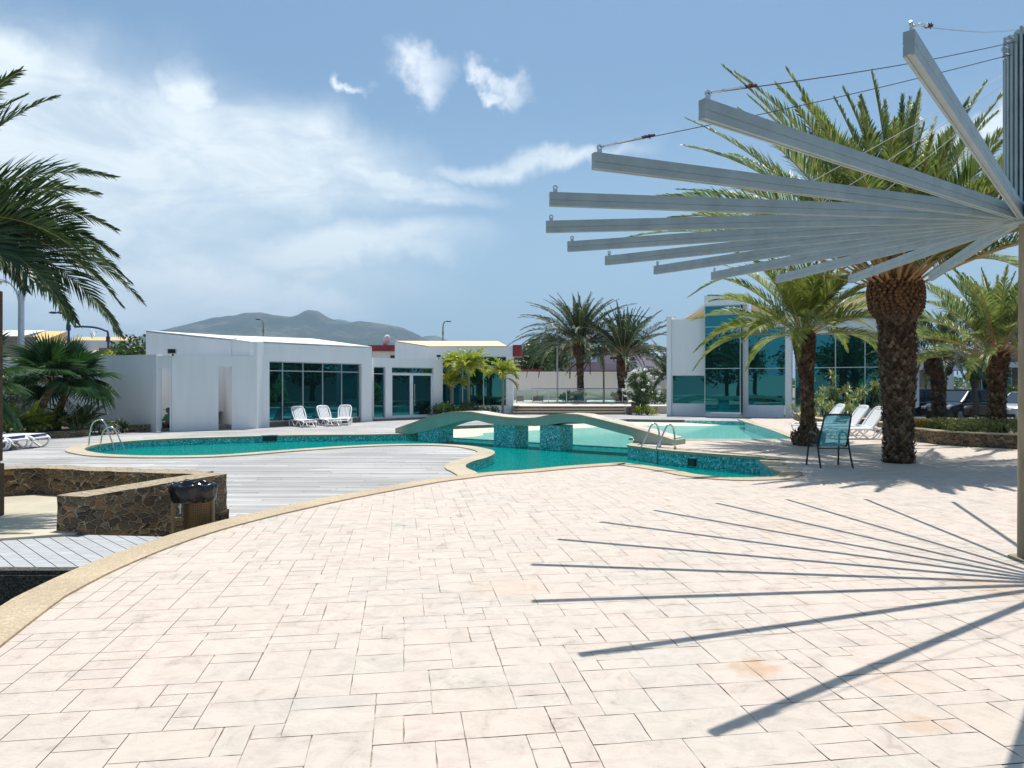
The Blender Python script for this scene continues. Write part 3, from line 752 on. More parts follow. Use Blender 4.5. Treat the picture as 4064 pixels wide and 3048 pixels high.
# entrance wing
EA, EB = (-6.55, 34.75), (-3.56, 37.8)
E_ = FR(EA, EB); ez = EYE+1.24
ws0, ws1, ds0, ds1 = E_.s(1477), E_.s(1530), E_.s(1555.5), E_.s(1720.5)
ewt, ewb = EYE+.82, -.02
mb = MB(); E_.wall(mb, 0, E_.L, -.4, ez, -.4, 0, [(max(ws0, .03), ws1, ewb, ewt), (ds0, ds1, ewb, ewt)])
ev = E_.w(E_.L, -.002); mb.prism([E_.w(E_.L, -.401), ev, (ev[0]-.0, ev[1]+.0), (-2.4, 44.0), (-2.7, 44.0)], -.4, ez) if False else None
part('entrance_wall', mb, M['white'], t, world=True)
mb = MB(); mb.prism([E_.w(.0, -.41), E_.w(E_.L, -.41), (-4.4, 42.6), (-8.2, 41.0)], ez-.16, ez-.05); part('entrance_roof', mb, M['white_roof'], t, world=True)
mb = MB(); E_.box(mb, .0, E_.s(1727), .002, .30, -.4, ewb-.04); part('entrance_step', mb, M['plinth'], t, world=True)
window(E_, t, max(ws0, .03), ws1, ewb, ewt, -.12, [], [ewt-.33], t=.04, label='narrow dark glass pane beside the entrance')
dm = (E_.s(900+1622/2.212)+E_.s(900+1640/2.212))/2
window(E_, t, ds0, ds1, ewt-.30, ewt, -.12, [], [], t=.04, label='glass transom above the double door', name='transom_window')
for a, b, hs in ((ds0, dm-.01, 1), (dm+.01, ds1, -1)):
    w = window(E_, t, a, b, ewb, ewt-.31, -.12, [], [], fr='whiteframe', t=.085, name='door')
    mb = MB(); hx = b-.14 if hs == 1 else a+.14
    p = E_.w(hx, -.03); q2 = E_.w(hx, -.085)
    mb.tube([(*q2, .75), (*p, .75)], .012, 6); mb.tube([(*q2, 1.35), (*p, 1.35)], .012, 6); mb.tube([(*p, .5), (*p, 1.6)], .017, 8)
    part('handle', mb, M['steel'], w, world=True)
# wall lamp on the low roof edge and on the entrance wing
for (px, py, w_, h_, D, z, lab) in ((684, 1394, .33, .20, 27.0, 0, 'small grey floodlight on top of the white wall above the open passage'), (1741, 1413, .24, .17, 37.5, 0, 'small grey floodlight on the corner of the entrance wing')):
    tt = thing('floodlight', lab, 'floodlight', (XD(px, D), D, ZD(py, D)-h_/2))
    mb = MB(); mb.box((0, .0, h_/2), (w_, .10, h_)); part('housing', mb, M['alu'], tt, bevel=.012)
    mb = MB(); mb.box((0, -.053, h_/2), (w_-.06, .006, h_-.06)); part('lens', mb, M['black'], tt)
    mb = MB(); mb.box((0, .03, -.03), (.05, .05, .08)); part('bracket', mb, M['black'], tt)

# ---- garden wall with the open passage, left of the pool house
GW = FR((XD(-500, 34.5), 34.5), (XD(620, 27.0), 27.0)); gz = EYE+1.055
t = thing('garden_wall', 'long plain white rendered wall behind the fan palms', 'wall', (-18, 30, Z_DECK))
mb = MB(); GW.wall(mb, 0, GW.L, -.4, gz, -.25, 0); part('wall', mb, M['white'], t, world=True)
mb = MB(); GW.box(mb, -.05, GW.L+.0, -.27, .02, gz, gz+.03); part('coping', mb, M['white'], t, world=True)
PW = FR((XD(620.5, 27.03), 27.03), (-12.53, 27.08)); s673 = PW.s(673)
t = thing('passage_portal', 'white door height opening in the wall with a dark recess and grey call box', 'portal', (-12.8, 27.2, Z_DECK))
mb = MB(); PW.wall(mb, 0, PW.L, -.4, gz-.005, -.3, 0, [(.01, s673, -.5, PW.z(645, 1460))]); part('wall', mb, M['white'], t, world=True)
mb = MB(); PW.box(mb, -1.6, PW.L+.1, -1.5, -1.35, -.4, gz-.05); PW.box(mb, s673+.03, PW.L-.01, -1.35, -.302, -.4, gz-.05); PW.box(mb, .4, 1.0, -1.35, -.302, gz-.1, gz-.04)
part('recess_wall', mb, M['white'], t, world=True)
mb = MB(); sx = PW.s(630); c = PW.w(sx+.07, -1.33); mb.box((c[0]-.02, c[1], ZD(1529.5, 28.4)), (.14, .05, .16), PW.an)
part('call_box', mb, M['alu'], t, world=True)

# ---- second white building with cream roof, behind the young palms
F2 = FR((XD(1702, 43.6), 43.6), (XD(2035, 43.3), 43.3)); z2 = EYE+2.24
t = thing('garden_pavilion', 'white pavilion with cream roof and dark glass wall behind the bright yellow green palms', 'pavilion', (-2.5, 46, Z_DECK))
g0, g1 = F2.s(1752), F2.s(2010); gzt, gzb = EYE+1.63, EYE-1.30
mb = MB(); F2.wall(mb, 0, F2.L, -.4, z2, -.4, 0, [(g0, g1, gzb, gzt)])
part('wall', mb, M['white'], t, world=True)
SL = (XD(1567, 46.5), 46.5)
mb = MB(); a = F2.w(0, 0); mb.prism([SL, a, F2.w(0.0, -.4), (SL[0]+.2, SL[1]+.35)], -.4, [ZD(1353, 46.5), z2, z2, ZD(1353, 46.5)]); part('side_wall', mb, M['white'], t, world=True)
mb = MB(); b = F2.w(F2.L, 0); bx = F2.w(F2.L-.25, -.01)
zr = z2+.32
P = [(SL[0], SL[1], ZD(1353, 46.5)+.01), (a[0], a[1], z2+.01), (b[0]-.35, b[1], z2+.01), (XD(1976, 47), 47, ZD(1354, 47)), (XD(1600, 48), 48, ZD(1353, 48))]
mb.add(P, [(0, 1, 4), (1, 2, 3, 4)]); lo = [(x, y, z-.06) for x, y, z in P]; mb.add(lo+P, [(i, (i+1) % 5, (i+1) % 5+5, i+5) for i in range(5)]); part('roof', mb, M['cream_roof'], t, world=True)
mb = MB(); F2.box(mb, F2.L+.002, F2.L+.5, -1.6, .05, z2-.62, z2+.06); part('red_beam', mb, M['redtrim'], t, world=True)
mb = MB(); mb.prism([F2.w(F2.L-.3, -.41), F2.w(F2.L, -.41), (b[0]+.1, 52), (b[0]-.2, 52)], -.4, z2-.02); part('end_wall', mb, M['whitewarm'], t, world=True)
window(F2, t, g0, g1, gzb, gzt, -.15, [F2.s(1800+262/2.212), F2.s(1835)], [EYE+1.05], t=.05)

# red roofed house peeping between the two white buildings
D = 52.0; t = thing('red_topped_house', 'cream house with dark red parapet and roof dish between the two white buildings', 'house', (XD(1520, D), D, -.17))
mb = MB(); x0, x1 = XD(1478, D), XD(1640, D); mb.box(((x0+x1)/2, D+2, (ZD(1394, D)-.2)/2), (x1-x0, 4, ZD(1394, D)+.2)); part('wall', mb, M['whitewarm'], t, world=True)
mb = MB(); mb.box(((x0+x1)/2-.1, D+1.9, (ZD(1370, D)+ZD(1394, D))/2), (x1-x0+.3, 4.2, ZD(1370, D)-ZD(1394, D))); part('parapet', mb, M['redtrim'], t, world=True)
def rod(mb, a, b, r, n=6): return mb.tube([a, b], r, n)
mb = MB(); mb.box((XD(1558, D), D-.01, ZD(1416, D)), (.3, .04, .2)); part('window', mb, M['black'], t, world=True)
def dish(px, py, D, r, tilt, yaw, label):
    z = ZD(py, D); o = thing('satellite_dish', label, 'satellite dish', (XD(px, D), D, z-r*1.3), yaw)
    Mx = Matrix.Translation((0, 0, r*1.3)) @ Matrix.Rotation(tilt, 4, 'X')
    mb = MB(); prof = [(r*.28*(q/5)**2, r*q/5) for q in range(6)]; vs = []; fs = []
    for zz, rr in prof:
        for k in range(16): vs.append((rr*cos(k*pi/8), rr*sin(k*pi/8), zz))
    for i in range(5):
        for k in range(16): fs.append((i*16+k, i*16+(k+1) % 16, (i+1)*16+(k+1) % 16, (i+1)*16+k))
    mb.add(vs, fs, Mx); d = part('reflector', mb, M['whiteframe'], o, smooth=True)
    m_ = d.modifiers.new('s', 'SOLIDIFY'); m_.thickness = .02
    mb = MB(); mb.tube([(0, 0, 0), (0, .05, r*.9), (0, .1, r*1.3)], .03, 6); part('mast', mb, M['alu'], o)
    mb = MB(); tip = Mx @ Vector((0, 0, r*.95)); lowr = Mx @ Vector((0, -r, r*.28)); mb.tube([tuple(lowr), tuple(tip)], .015, 5); mb.ball(tuple(tip), .05, 4); part('feed_arm', mb, M['alu'], o)
dish(1539, 1352, 52.5, .42, radians(75), radians(-115), 'satellite dish on the dark red parapet between the two white buildings')
dish(366, 1322, 45.5, .26, radians(70), radians(105), 'satellite dish on the ridge of the ochre roof at the left')

# ---- raised platform with steps and glass fence
pz_ = .31
xl, xr = XD(2030, 43.35), XD(2487, 42.3)
mb = MB(); mb.prism([(xl, 43.2), (xr, 43.2), (10.6, 43.2), (12.0, 60.5), (-3.0, 60.5), (xl-.3, 52)], -.3, pz_)
struct('raised_platform', mb, plain('platform_stone', (.56, .53, .49), .8, var=.1, scale=1))
t = thing('wide_steps', 'three wide brown stone steps up to the glass fenced platform', 'steps', ((xl+xr)/2, 42.6, Z_DECK))
for i in range(3):
    mb = MB(); zz = Z_DECK+.153*(i+1); y0 = 42.1+i*.36
    mb.box(((xl+xr)/2, (y0+43.3)/2, (Z_DECK-.1+zz-.035)/2), (xr-xl-.2, 43.3-y0, zz-.035-Z_DECK+.1)); part('riser', mb, M['plinth'], t, world=True)
    mb = MB(); mb.box(((xl+xr)/2, (y0+43.2)/2-.02, zz-.015), (xr-xl-.14, 43.2-y0+.04, .04)); part('tread', mb, M['coping'], t, world=True)
DF = 50.0; t = thing('glass_fence', 'frameless glass balustrade with steel posts and handrail on the raised platform', 'glass fence', (XD(2260, DF), DF, pz_), group=None)
posts = [1800+x/2.212 for x in (520, 553, 695, 833, 992, 1153, 1318, 1483)]
posts = posts[1:]
FF = FR((XD(2030, DF+.4), DF+.4), (XD(2490, DF-.4), DF-.4))
zr_ = pz_+.97
mb = MB(); a, b = FF.w(0, 0), FF.w(FF.L, 0); mb.tube([(*a, zr_), (*b, zr_)], .032, 8); part('handrail', mb, M['steel'], t, world=True)
ss = [FF.s(p) for p in posts]+[FF.L]
for s in ss:
    mb = MB(); p = FF.w(s, .02); mb.tube([(*p, pz_), (*p, zr_+.05)], .03, 8); mb.box((p[0], p[1], pz_+.01), (.14, .14, .02)); part('post', mb, M['steel'], t, world=True)
prev = 0
for s in ss:
    mb = MB(); FF.box(mb, prev+.06, s-.05, -.006, .006, pz_+.06, zr_-.06); part('glass_panel', mb, M['clear'], t, world=True); prev = s
# wall behind the platform
D = 60; mb = MB(); x0, x1 = XD(2036, D), XD(2740, D); zt_ = ZD(1478, D)
t = thing('boundary_wall', 'long warm white wall behind the glass fence and two flagpoles', 'wall', ((x0+x1)/2, D, -.17))
mb.box(((x0+x1)/2, D, (zt_-.4)/2), (x1-x0, .3, zt_+.4)); part('wall', mb, M['whitewarm'], t, world=True)
mb = MB(); mb.box(((x0+x1)/2, D, zt_+.03), (x1-x0+.06, .38, .06)); part('coping', mb, M['whitewarm'], t, world=True)
for px, D, top, lab in ((2212, 51.8, 1255, 'thin grey flagpole left of the taller far palm'), (2396, 51.5, 1372, 'thin tan flagpole between the two far palms')):
    t = thing('flagpole', lab, 'flagpole', (XD(px, D), D, pz_), group='flagpoles behind the glass fence')
    h = ZD(top, D)-pz_; mb = MB(); mb.tube([(0, 0, 0), (0, 0, h*.5), (0, 0, h)], [.075, .062, .045], 10); part('pole', mb, M['alu' if px < 2300 else 'concpole'], t)
    mb = MB(); mb.ball((0, 0, h+.05), .07, 5); part('finial', mb, M['steel'], t)
    mb = MB(); mb.lathe([(0, .16), (.04, .16), (.05, .09)], 12); part('base_plate', mb, M['alu'], t)
for px, w_, lab in ((2064, 31, 'grey slatted bench behind the glass fence, nearest the pavilion corner'), (2134.5, 45, 'wider grey slatted bench behind the glass fence, left of the palm shrubs')):
    D = 54.0; t = thing('bench', lab, 'bench', (XD(px, D), D, pz_)); wm = w_/FPX*D
    mb = MB()
    for k in range(6): mb.box((0, -.22+k*.088, .44), (wm, .07, .04))
    part('seat', mb, M['wood'], t)
    for s in (-1, 1):
        mb = MB(); mb.box((s*(wm/2-.06), 0, .21), (.08, .48, .42)); part('leg', mb, M['plinth'], t)
    mb = MB(); mb.box((0, -.2, .22), (wm-.2, .03, .36)); part('panel', mb, M['plinth'], t)

# pink house beyond the wall
D = 78.0; t = thing('pink_house', 'pale pink house with dark red parapets and curved skylight windows beyond the far wall', 'house', (XD(2400, D), D, -.17))
def S3(x): return 1800+x/2.212
def T3(y): return 1100+y/2.212
mb = MB()
HX = FR((XD(S3(880), D), D), (XD(S3(1250), D), D)); zr1 = ZD(T3(662), D)
HX.wall(mb, 0, HX.L, -.3, zr1, -6, 0); part('wall', mb, M['pink'], t, world=True)
HY = FR((XD(S3(1250), D), D-.02), (XD(S3(1900), D), D-2)); mb = MB(); HY.wall(mb, .001, HY.L, -.3, zr1-.1, -6, 0); part('wall', mb, M['pink'], t, world=True)
mb = MB(); HX.box(mb, -1.0, HX.L+.2, -5, .55, zr1, ZD(T3(628), D)); part('parapet', mb, M['redtrim'], t, world=True)
mb = MB(); HY.box(mb, .25, HY.s(S3(1640)), -5, .62, ZD(T3(658), D), ZD(T3(612), D)); part('parapet', mb, M['redtrim'], t, world=True)
mb = MB(); HY.box(mb, HY.s(S3(1560)), HY.L, .1, 1.8, -.3, ZD(T3(740), D)); part('wing', mb, M['pink'], t, world=True)
mb = MB(); HY.box(mb, -3, HY.L, 1.82, 2.1, -.3, ZD(T3(824), D)); part('low_wall', mb, M['redtrim'], t, world=True)
def skylight(f, s0, s1, zb, zt, out):
    mb = MB(); N_ = 7; pr = []
    for i in range(N_+1):
        a = pi/2*i/N_; pr.append((out*sin(a), zt-(zt-zb)*(1-cos(a))))
    vs = [(*f.w(s0, d+.02), z) for d, z in pr]+[(*f.w(s1, d+.02), z) for d, z in pr]
    mb.add(vs, [(i, i+1, N_+2+i, N_+1+i) for i in range(N_)]+[tuple(range(N_+1))+(), ])
    sk = part('skylight', mb, M['clearblue'], t, world=True)
    mb = MB()
    for q in (0, .5, 1): mb.tube([(*f.w(s0+(s1-s0)*q, d+.03), z+.02) for d, z in pr], .07, 5)
    mb.tube([(*f.w(s0, out+.03), zb), (*f.w(s1, out+.03), zb)], .08, 5); mb.tube([(*f.w(s0, .05), zt), (*f.w(s1, .05), zt)], .07, 5)
    part('frame', mb, M['whiteframe'], sk, world=True)
M['clearblue'] = plain('skylight_glass', (.45, .55, .62), .08, .3, var=.02)
skylight(HX, HX.s(S3(945)), HX.s(S3(1062)), ZD(T3(742), D), ZD(T3(684), D), .7)
skylight(HY, .05, HY.s(S3(1246)) if HY.s(S3(1246)) > 1 else 1.0, ZD(T3(742), D), ZD(T3(684), D), .7) if False else skylight(HX, HX.s(S3(1130)), HX.L-.05, ZD(T3(742), D), ZD(T3(684), D), .7)
skylight(HY, HY.s(S3(1735)), HY.L-.1, ZD(T3(738), D), ZD(T3(668), D), .95)
mb = MB(); HY.box(mb, HY.s(S3(1375)), HY.s(S3(1436)), .0, .05, ZD(T3(721), D), ZD(T3(702), D)); part('window', mb, M['black'], t, world=True)
D = 70.0; mb = MB(); x0, x1 = XD(S3(565), D), XD(S3(782), D)
t = thing('low_house', 'low dark red roof edge just above the white wall, beside the far trees', 'house', ((x0+x1)/2, D, -.17))
mb.box(((x0+x1)/2, D+2, 1.0), (x1-x0-.3, 3.8, 2.4)); part('wall', mb, M['whitewarm'], t, world=True)
mb = MB(); mb.box(((x0+x1)/2, D+2, (ZD(T3(812), D)+ZD(T3(836), D))/2), (x1-x0, 4.2, ZD(T3(812), D)-ZD(T3(836), D)+.1)); part('parapet', mb, M['redtrim'], t, world=True)

# ---- right building: tall glass pavilion
def S4(x): return 2500+x/2.212
def T4(y): return 1100+y/2.212
A4 = (XD(2647, 40.9), 40.9); B4 = (XD(3142, 38.1), 38.1); H = FR(A4, B4)
t = thing('glass_fronted_house', 'tall white building with teal mirror glass tower and cream zigzag roof', 'house', (11.5, 42, Z_DECK))
zt4 = EYE+3.56
s_lp = H.s(S4(365)); tw0, tw1 = H.s(2803), H.s(2948); c0_, c1__ = H.s(S4(1367)), H.L
lgz0, lgz1 = H.z(S4(520), T4(1114)), H.z(S4(520), T4(860)); rgz0, rgz1 = H.z(S4(1180), T4(1128)), H.z(S4(1180), T4(436))
mb = MB(); H.wall(mb, s_lp, tw0, -.4, zt4, -.4, 0, [(s_lp+.03, tw0-.0, lgz0, lgz1)]); part('wall', mb, M['white'], t, world=True)
mb = MB(); H.box(mb, tw1+.251, H.L-.42, -.4, 0, -.4, rgz0); part('low_wall', mb, M['white'], t, world=True)
mb = MB(); H.box(mb, tw1+.251, H.L-.42, -.4, 0, rgz1, zt4+.04); part('lintel', mb, M['white'], t, world=True)
mb = MB(); H.box(mb, 0, s_lp, -.42, .08, -.4, EYE+3.62); H.box(mb, -.03, s_lp+.03, -4.42, .12, EYE+3.62, EYE+3.72); H.box(mb, 0, .3, -4.4, -.421, -.4, EYE+3.62); part('left_pier', mb, M['white'], t, world=True)
mb = MB(); H.box(mb, c0_, H.L, -.5, .06, -.4, zt4+.02); part('right_pier', mb, M['white'], t, world=True)
dtw = .55; zt_w = EYE+4.74
mb = MB(); H.box(mb, tw0-.0, tw1+.25, -.6, dtw, EYE+4.19, zt_w); H.box(mb, tw1+.0, tw1+.25, -.6, .05, -.4, EYE+4.188); H.box(mb, tw0+.02, tw1-.05, -.38, dtw-.02, -.4, .06); H.box(mb, tw0-.12, tw0-.002, -.6, -.02, zt4+.002, zt_w-.002)
part('tower', mb, M['white'], t, world=True)
HT = FR(H.w(0, dtw), H.w(H.L, dtw))
rows = [H.z(S4(820), T4(y)) for y in (338, 440, 803)]
w = window(H, t, tw0+.01, tw1-.04, .07, EYE+4.185, dtw-.05, [], rows, t=.035, label='full height teal mirror glass of the tower')
mb = MB(); H.box(mb, tw1-.035, tw1-.012, -.38, dtw-.06, .07, EYE+4.18); H.box(mb, tw0+.012, tw0+.035, -.38, dtw-.075, .07, EYE+4.18); part('side_glass', mb, M['glass'], t, world=True)
window(H, t, s_lp+.03, tw0, lgz0, lgz1, -.06, [], [], t=.035, label='low wide glass pane under the blank white wall')
window(H, t, tw1+.251, c0_, rgz0, rgz1, -.06, [], [H.z(S4(1180), T4(800))], t=.035, label='two row glass bay right of the tower')
# roof: cream folded slabs behind the parapets
def slab(mb, prof, d0, d1, f=H, th=.0):
    n = len(prof); vs = [(*f.w(s, d0), z) for s, z in prof]+[(*f.w(s, d1), z) for s, z in prof]+[(*f.w(s, d0), zt4-.6) for s, z in prof]+[(*f.w(s, d1), zt4-.6) for s, z in prof]
    fs = [(i, i+1, n+i+1, n+i) for i in range(n-1)]+[(i, 2*n+i, 2*n+i+1, i+1) for i in range(n-1)]+[(n+i, n+i+1, 3*n+i+1, 3*n+i) for i in range(n-1)]
    fs += [(0, n, 3*n, 2*n), (n-1, 2*n+n-1, 3*n+n-1, 2*n-1)]
    mb.add(vs, fs)
def prof(f, lst): return [(f.s(S4(x)), f.z(S4(x), T4(y))) for x, y in lst]
mb = MB(); slab(mb, prof(H, [(432, 378), (665, 232)]), -.9, -5.5); part('roof', mb, M['cream_roof'], t, world=True)
mb = MB(); e_ = prof(H, [(428, 362), (600, 252), (668, 205)]); n_e = len(e_); vs = [(*H.w(s, d), z+dz) for d in (-.55, -.85) for dz in (0, -.13) for s, z in e_]; mb.add(vs, [(i, i+1, n_e+i+1, n_e+i) for i in range(n_e-1)]+[(i, 2*n_e+i, 2*n_e+i+1, i+1) for i in range(n_e-1)]+[(2*n_e+i, 3*n_e+i, 3*n_e+i+1, 2*n_e+i+1) for i in range(n_e-1)]+[(n_e+i, n_e+i+1, 3*n_e+i+1, 3*n_e+i) for i in range(n_e-1)]+[(0, n_e, 3*n_e, 2*n_e)]); part('roof_edge', mb, M['white'], t, world=True)
mb = MB(); slab(mb, prof(H, [(1035, 175), (1300, 345)]), -1.2, -6.5); part('roof', mb, M['cream_roof'], t, world=True)
# right wing
W0 = H.w(H.L+.0, -1.2); W1 = (XD(3620, 36.2), 36.2); WW = FR(W0, W1)
def S5(x): return 3064+x/2.212
wz = WW.z(S5(560), T4(495)); wt = WW.z(S5(560), T4(300))
mb = MB(); WW.box(mb, 0, WW.L, -5, .5, wz, wt); WW.box(mb, 0, WW.L, -.5, .0, -.5, .35); WW.box(mb, WW.L-.35, WW.L, -5, .0, .35, wz-.002); part('wing_wall', mb, M['white'], t, world=True)
wcols = [WW.s(S5(x)) for x in (40, 300, 555, 815)]
window(WW, t, .05, WW.L-.4, .35, wz, -.1, [c for c in wcols if .1 < c < WW.L-.5], [WW.z(S5(560), T4(793))], t=.045, label='glass wall of the right wing behind the spiky shrubs')
mb = MB(); slab(mb, [(-.6, wt+.02), (1.6, wt+.1), (WW.s(S5(800)), WW.z(S5(800), T4(120))), (WW.L, WW.z(S5(900), T4(100)))], -.3, -5, WW); part('roof', mb, M['cream_roof'], t, world=True)
# ---- far right: carport, brown house
D = 47.0; t = thing('carport', 'white flat roofed carport with a round white column over the parked cars', 'carport', (24, 50, -.45))
mb = MB(); x0 = XD(3560, D); x1 = XD(3885, D); mb.prism([(x0, D), (x1, D-.5), (x1+1, D+7), (x0, D+7)], ZD(1468, D), ZD(1385, D)); part('roof', mb, M['white'], t, world=True)
mb = MB(); mb.prism([(x1-1.6, D-.3), (x1+2, D-.8), (x1+2.4, D-.2), (x1-1.4, D+.5)], ZD(1459, D), ZD(1447, D)); part('canopy_edge', mb, M['white'], t, world=True)
mb = MB(); xc = XD(S5(1565), 46.2); mb.tube([(xc, 46.2, -.45), (xc, 46.2, ZD(1464, D)+.1)], .19, 16); part('column', mb, M['white'], t, world=True)
mb = MB(); mb.box(((x0+x1)/2, D+6.5, 1), (x1-x0+3, .3, 4.4)); part('back_wall', mb, M['whitewarm'], t, world=True)
D = 49.0; t = thing('stone_clad_house', 'brown stone clad house with tall teal framed windows at the right edge', 'house', (30, 51, -.45))
x0, x1 = XD(S5(1800), D), XD(S5(2700), D); HB = FR((x0, D), (x1, D-1))
zb = [ZD(T4(y), D) for y in (900, 750)]
wins = [(HB.s(S5(1838)), HB.s(S5(1915)), -.3, ZD(T4(800), D)), (HB.s(S5(2052)), HB.s(S5(2112)), -.3, ZD(T4(800), D)), (HB.s(S5(2240)), HB.s(S5(2330)), -.3, ZD(T4(800), D))]
mb = MB(); HB.wall(mb, 0, HB.L, -.5, ZD(1290, D), -.5, 0, wins); part('wall', mb, M['plinth'], t, world=True)
for a in wins: window(HB, t, a[0], a[1], a[2], a[3], -.1, [], [a[3]-.65], fr='whiteframe', t=.07)
mb = MB(); HB.box(mb, 1.2, HB.L, .0, 1.4, ZD(T4(768), D), ZD(T4(752), D)); part('canopy', mb, M['white'], t, world=True)

# ---- houses at the far left
t = thing('ochre_house', 'ochre rendered house with a pitched ochre roof behind the fan palms', 'house', (-28, 46, -.17))
D = 46.0
def q1(x, y, D): a, b = c1_(x, y); return (XD(a, D), D, ZD(b, D))
mb = MB(); x0, x1 = q1(395, 520, D)[0], q1(905, 520, D)[0]
ridge = q1(600, 520, D+3)[2]; ev_ = q1(700, 760, D)[2]
mb.prism([(x0, D), (x1-1.6, D), (x1+.2, D+3.5), (x0, D+3.5)], -.2, [ev_-.1, ev_-.1, ridge-.12, ridge-.12]); part('wall', mb, M['yellow'], t, world=True)
mb = MB(); P = [(x0, D-.3, ev_), (x1-1.7, D-.3, ev_), (x1+.35, D+3.6, ridge), (x0-.2, D+3.6, ridge)]; mb.add([(x, y, z-.15) for x, y, z in P]+P, [(3, 2, 1, 0), (4, 5, 6, 7)]+[(i, (i+1) % 4, (i+1) % 4+4, i+4) for i in range(4)])
part('roof', mb, M['yellow'], t, world=True)
mb = MB(); mb.box((q1(745, 640, D)[0], D-.02, q1(700, 650, D)[2]), (1.0, .2, 1.1)); part('window', mb, M['whiteframe'], t, world=True)
mb = MB(); mb.box((q1(620, 640, 44)[0], 44, 1.5), (1.25, .4, 4.6)); part('stone_wing', mb, M['plinth'], t, world=True)
t = thing('white_roofed_house', 'house with a large pale roof and ochre gable at the far left edge', 'house', (-34, 50, -.17)); D = 50
x0, x1 = q1(-160, 480, D)[0], q1(408, 480, D)[0]; rz_ = q1(200, 466, D)[2]; ez_ = q1(100, 640, D-3)[2]
mb = MB(); P = [(x0, D-4, ez_), (x1-2.6, D-4, ez_), (x1, D, rz_), (x0, D, rz_)]; mb.add([(x, y, z-.15) for x, y, z in P]+P, [(3, 2, 1, 0), (4, 5, 6, 7)]+[(i, (i+1) % 4, (i+1) % 4+4, i+4) for i in range(4)]); part('roof', mb, M['white_roof'], t, world=True)
mb = MB(); mb.prism([(x0, D-3.8), (x1-2.7, D-3.8), (x1-.25, D-.1), (x0, D-.1)], -.2, [ez_-.2, ez_-.2, rz_-.2, rz_-.2]); part('wall', mb, M['yellow'], t, world=True)
mb = MB(); mb.prism([(x1-.2, D-3.3), (x1+.9, D-3.0), (x1+1.2, D+.3), (x1-.1, D)], -.2, [ez_+.3, ez_+.3, rz_-.05, rz_-.05]); part('gable_wall', mb, M['yellow'], t, world=True)
t = thing('stone_boundary_wall', 'dark stone walls with a pale coping above the white wall, left of the pool house', 'wall', (-17, 40, -.17)); D = 38
mb = MB(); mb.box((q1(1010, 650, D)[0], D, q1(1, 622, D)[2]/2-.2), ((1140-895)/2.212/FPX*D, .4, q1(1, 622, D)[2]+.4)); part('front_wall', mb, M['plinth'], t, world=True)
mb = MB(); mb.box((q1(1200, 640, D+1)[0], D+1, q1(1, 640, D)[2]/2-.2), (4, .4, q1(1, 640, D)[2]+.4)); part('rear_wall', mb, M['plinth'], t, world=True)
mb = MB(); mb.box((q1(985, 650, 44)[0], 44, q1(1, 600, 44)[2]), (3.6, 2, .5)); part('pale_roof', mb, M['white_roof'], t, world=True)
t = thing('brown_stone_house', 'brown stone house corner behind the white lamp post at the left edge', 'house', (-27, 40, -.17)); D = 38
mb = MB(); mb.box((q1(20, 650, D)[0]-1, D, q1(1, 530, D)[2]/2-.1), (5.2, .5, q1(1, 530, D)[2]+.2)); part('wall', mb, M['plinth'], t, world=True)
mb = MB(); mb.box((q1(20, 650, D)[0]-1, D, q1(1, 530, D)[2]+.03), (5.3, .6, .06)); part('coping', mb, M['coping'], t, world=True)

# ---- bridge over the pool
BA, BB = (-4.09, 25.8), (4.17, 19.15); BR = FR(BA, BB)
topc = [(1569, 1704), (1600, 1693), (1641, 1679), (1714, 1652), (1781.6, 1638.5), (1800, 1637), (1868, 1636.6), (1935.6, 1649), (2003, 1658), (2071, 1662.5), (2125.5, 1660.6), (2184, 1649), (2234, 1644.8), (2297, 1648), (2387.7, 1669.6), (2478, 1692), (2568.5, 1717), (2656.7, 1744), (2668, 1748)]
botc = [(1569, 1722), (1641, 1722), (1650, 1718), (1700, 1709), (1745, 1695), (1794, 1679), (1852.6, 1667), (1898, 1670), (1945, 1681.6), (1990, 1686), (2042.5, 1688), (2126, 1691.6), (2180, 1686), (2223, 1679.4), (2259.5, 1675), (2313.7, 1679.4), (2381.6, 1697.5), (2450, 1716), (2519, 1733), (2520, 1760), (2668, 1768)]
def curve(c):
    r = []
    for x, y in c:
        s, D = on_line(x, BA, BB); r.append((s, ZD(y, D)))
    return r
tp, bt = curve(topc), curve(botc)
def interp(c, s):
    if s <= c[0][0]: return c[0][1]
    for a, b in zip(c, c[1:]):
        if s <= b[0]: u = (s-a[0])/((b[0]-a[0]) or 1); return a[1]+(b[1]-a[1])*u
    return c[-1][1]
ssn = [i*BR.L/90 for i in range(91)]
WB = .78
t = thing('footbridge', 'double arched mosaic sided footbridge across the pool', 'bridge', (0, 22.5, Z_DECK))
def bz(s): return max(interp(bt, s), Z_DECK-.02 if s < 4 else -.01) if (s < .9 or s > 9.0) else interp(bt, s)
mb = MB(); vs = []; fs = []
for s in ssn:
    for d in (0, -WB):
        p = BR.w(s, d); vs += [(*p, interp(tp, s)), (*p, min(bz(s), interp(tp, s)-.03))]
for i in range(90):
    a = 4*i; b = a+4
    fs += [(a, a+1, b+1, b), (a+2, b+2, b+3, a+3), (a+1, a+3, b+3, b+1), (a, b, b+2, a+2)]
fs += [(0, 2, 3, 1), (4*90, 4*90+1, 4*90+3, 4*90+2)]
mb.add(vs, fs); part('arch', mb, m_pebble('green_terrazzo', (.33, .44, .38), (.46, .53, .45), (.26, .37, .32)), t, world=True)
mb = MB(); vs = []; fs = []
for s in ssn:
    for d, dz in ((.012, .03), (.012, -.035), (-.10, .031)): p = BR.w(s, d); vs.append((*p, interp(tp, s)+dz))
for i in range(90): a = 3*i; fs += [(a, a+1, a+4, a+3), (a, a+3, a+5, a+2)]
mb.add(vs, fs); part('edge_trim', mb, M['coping'], t, world=True)
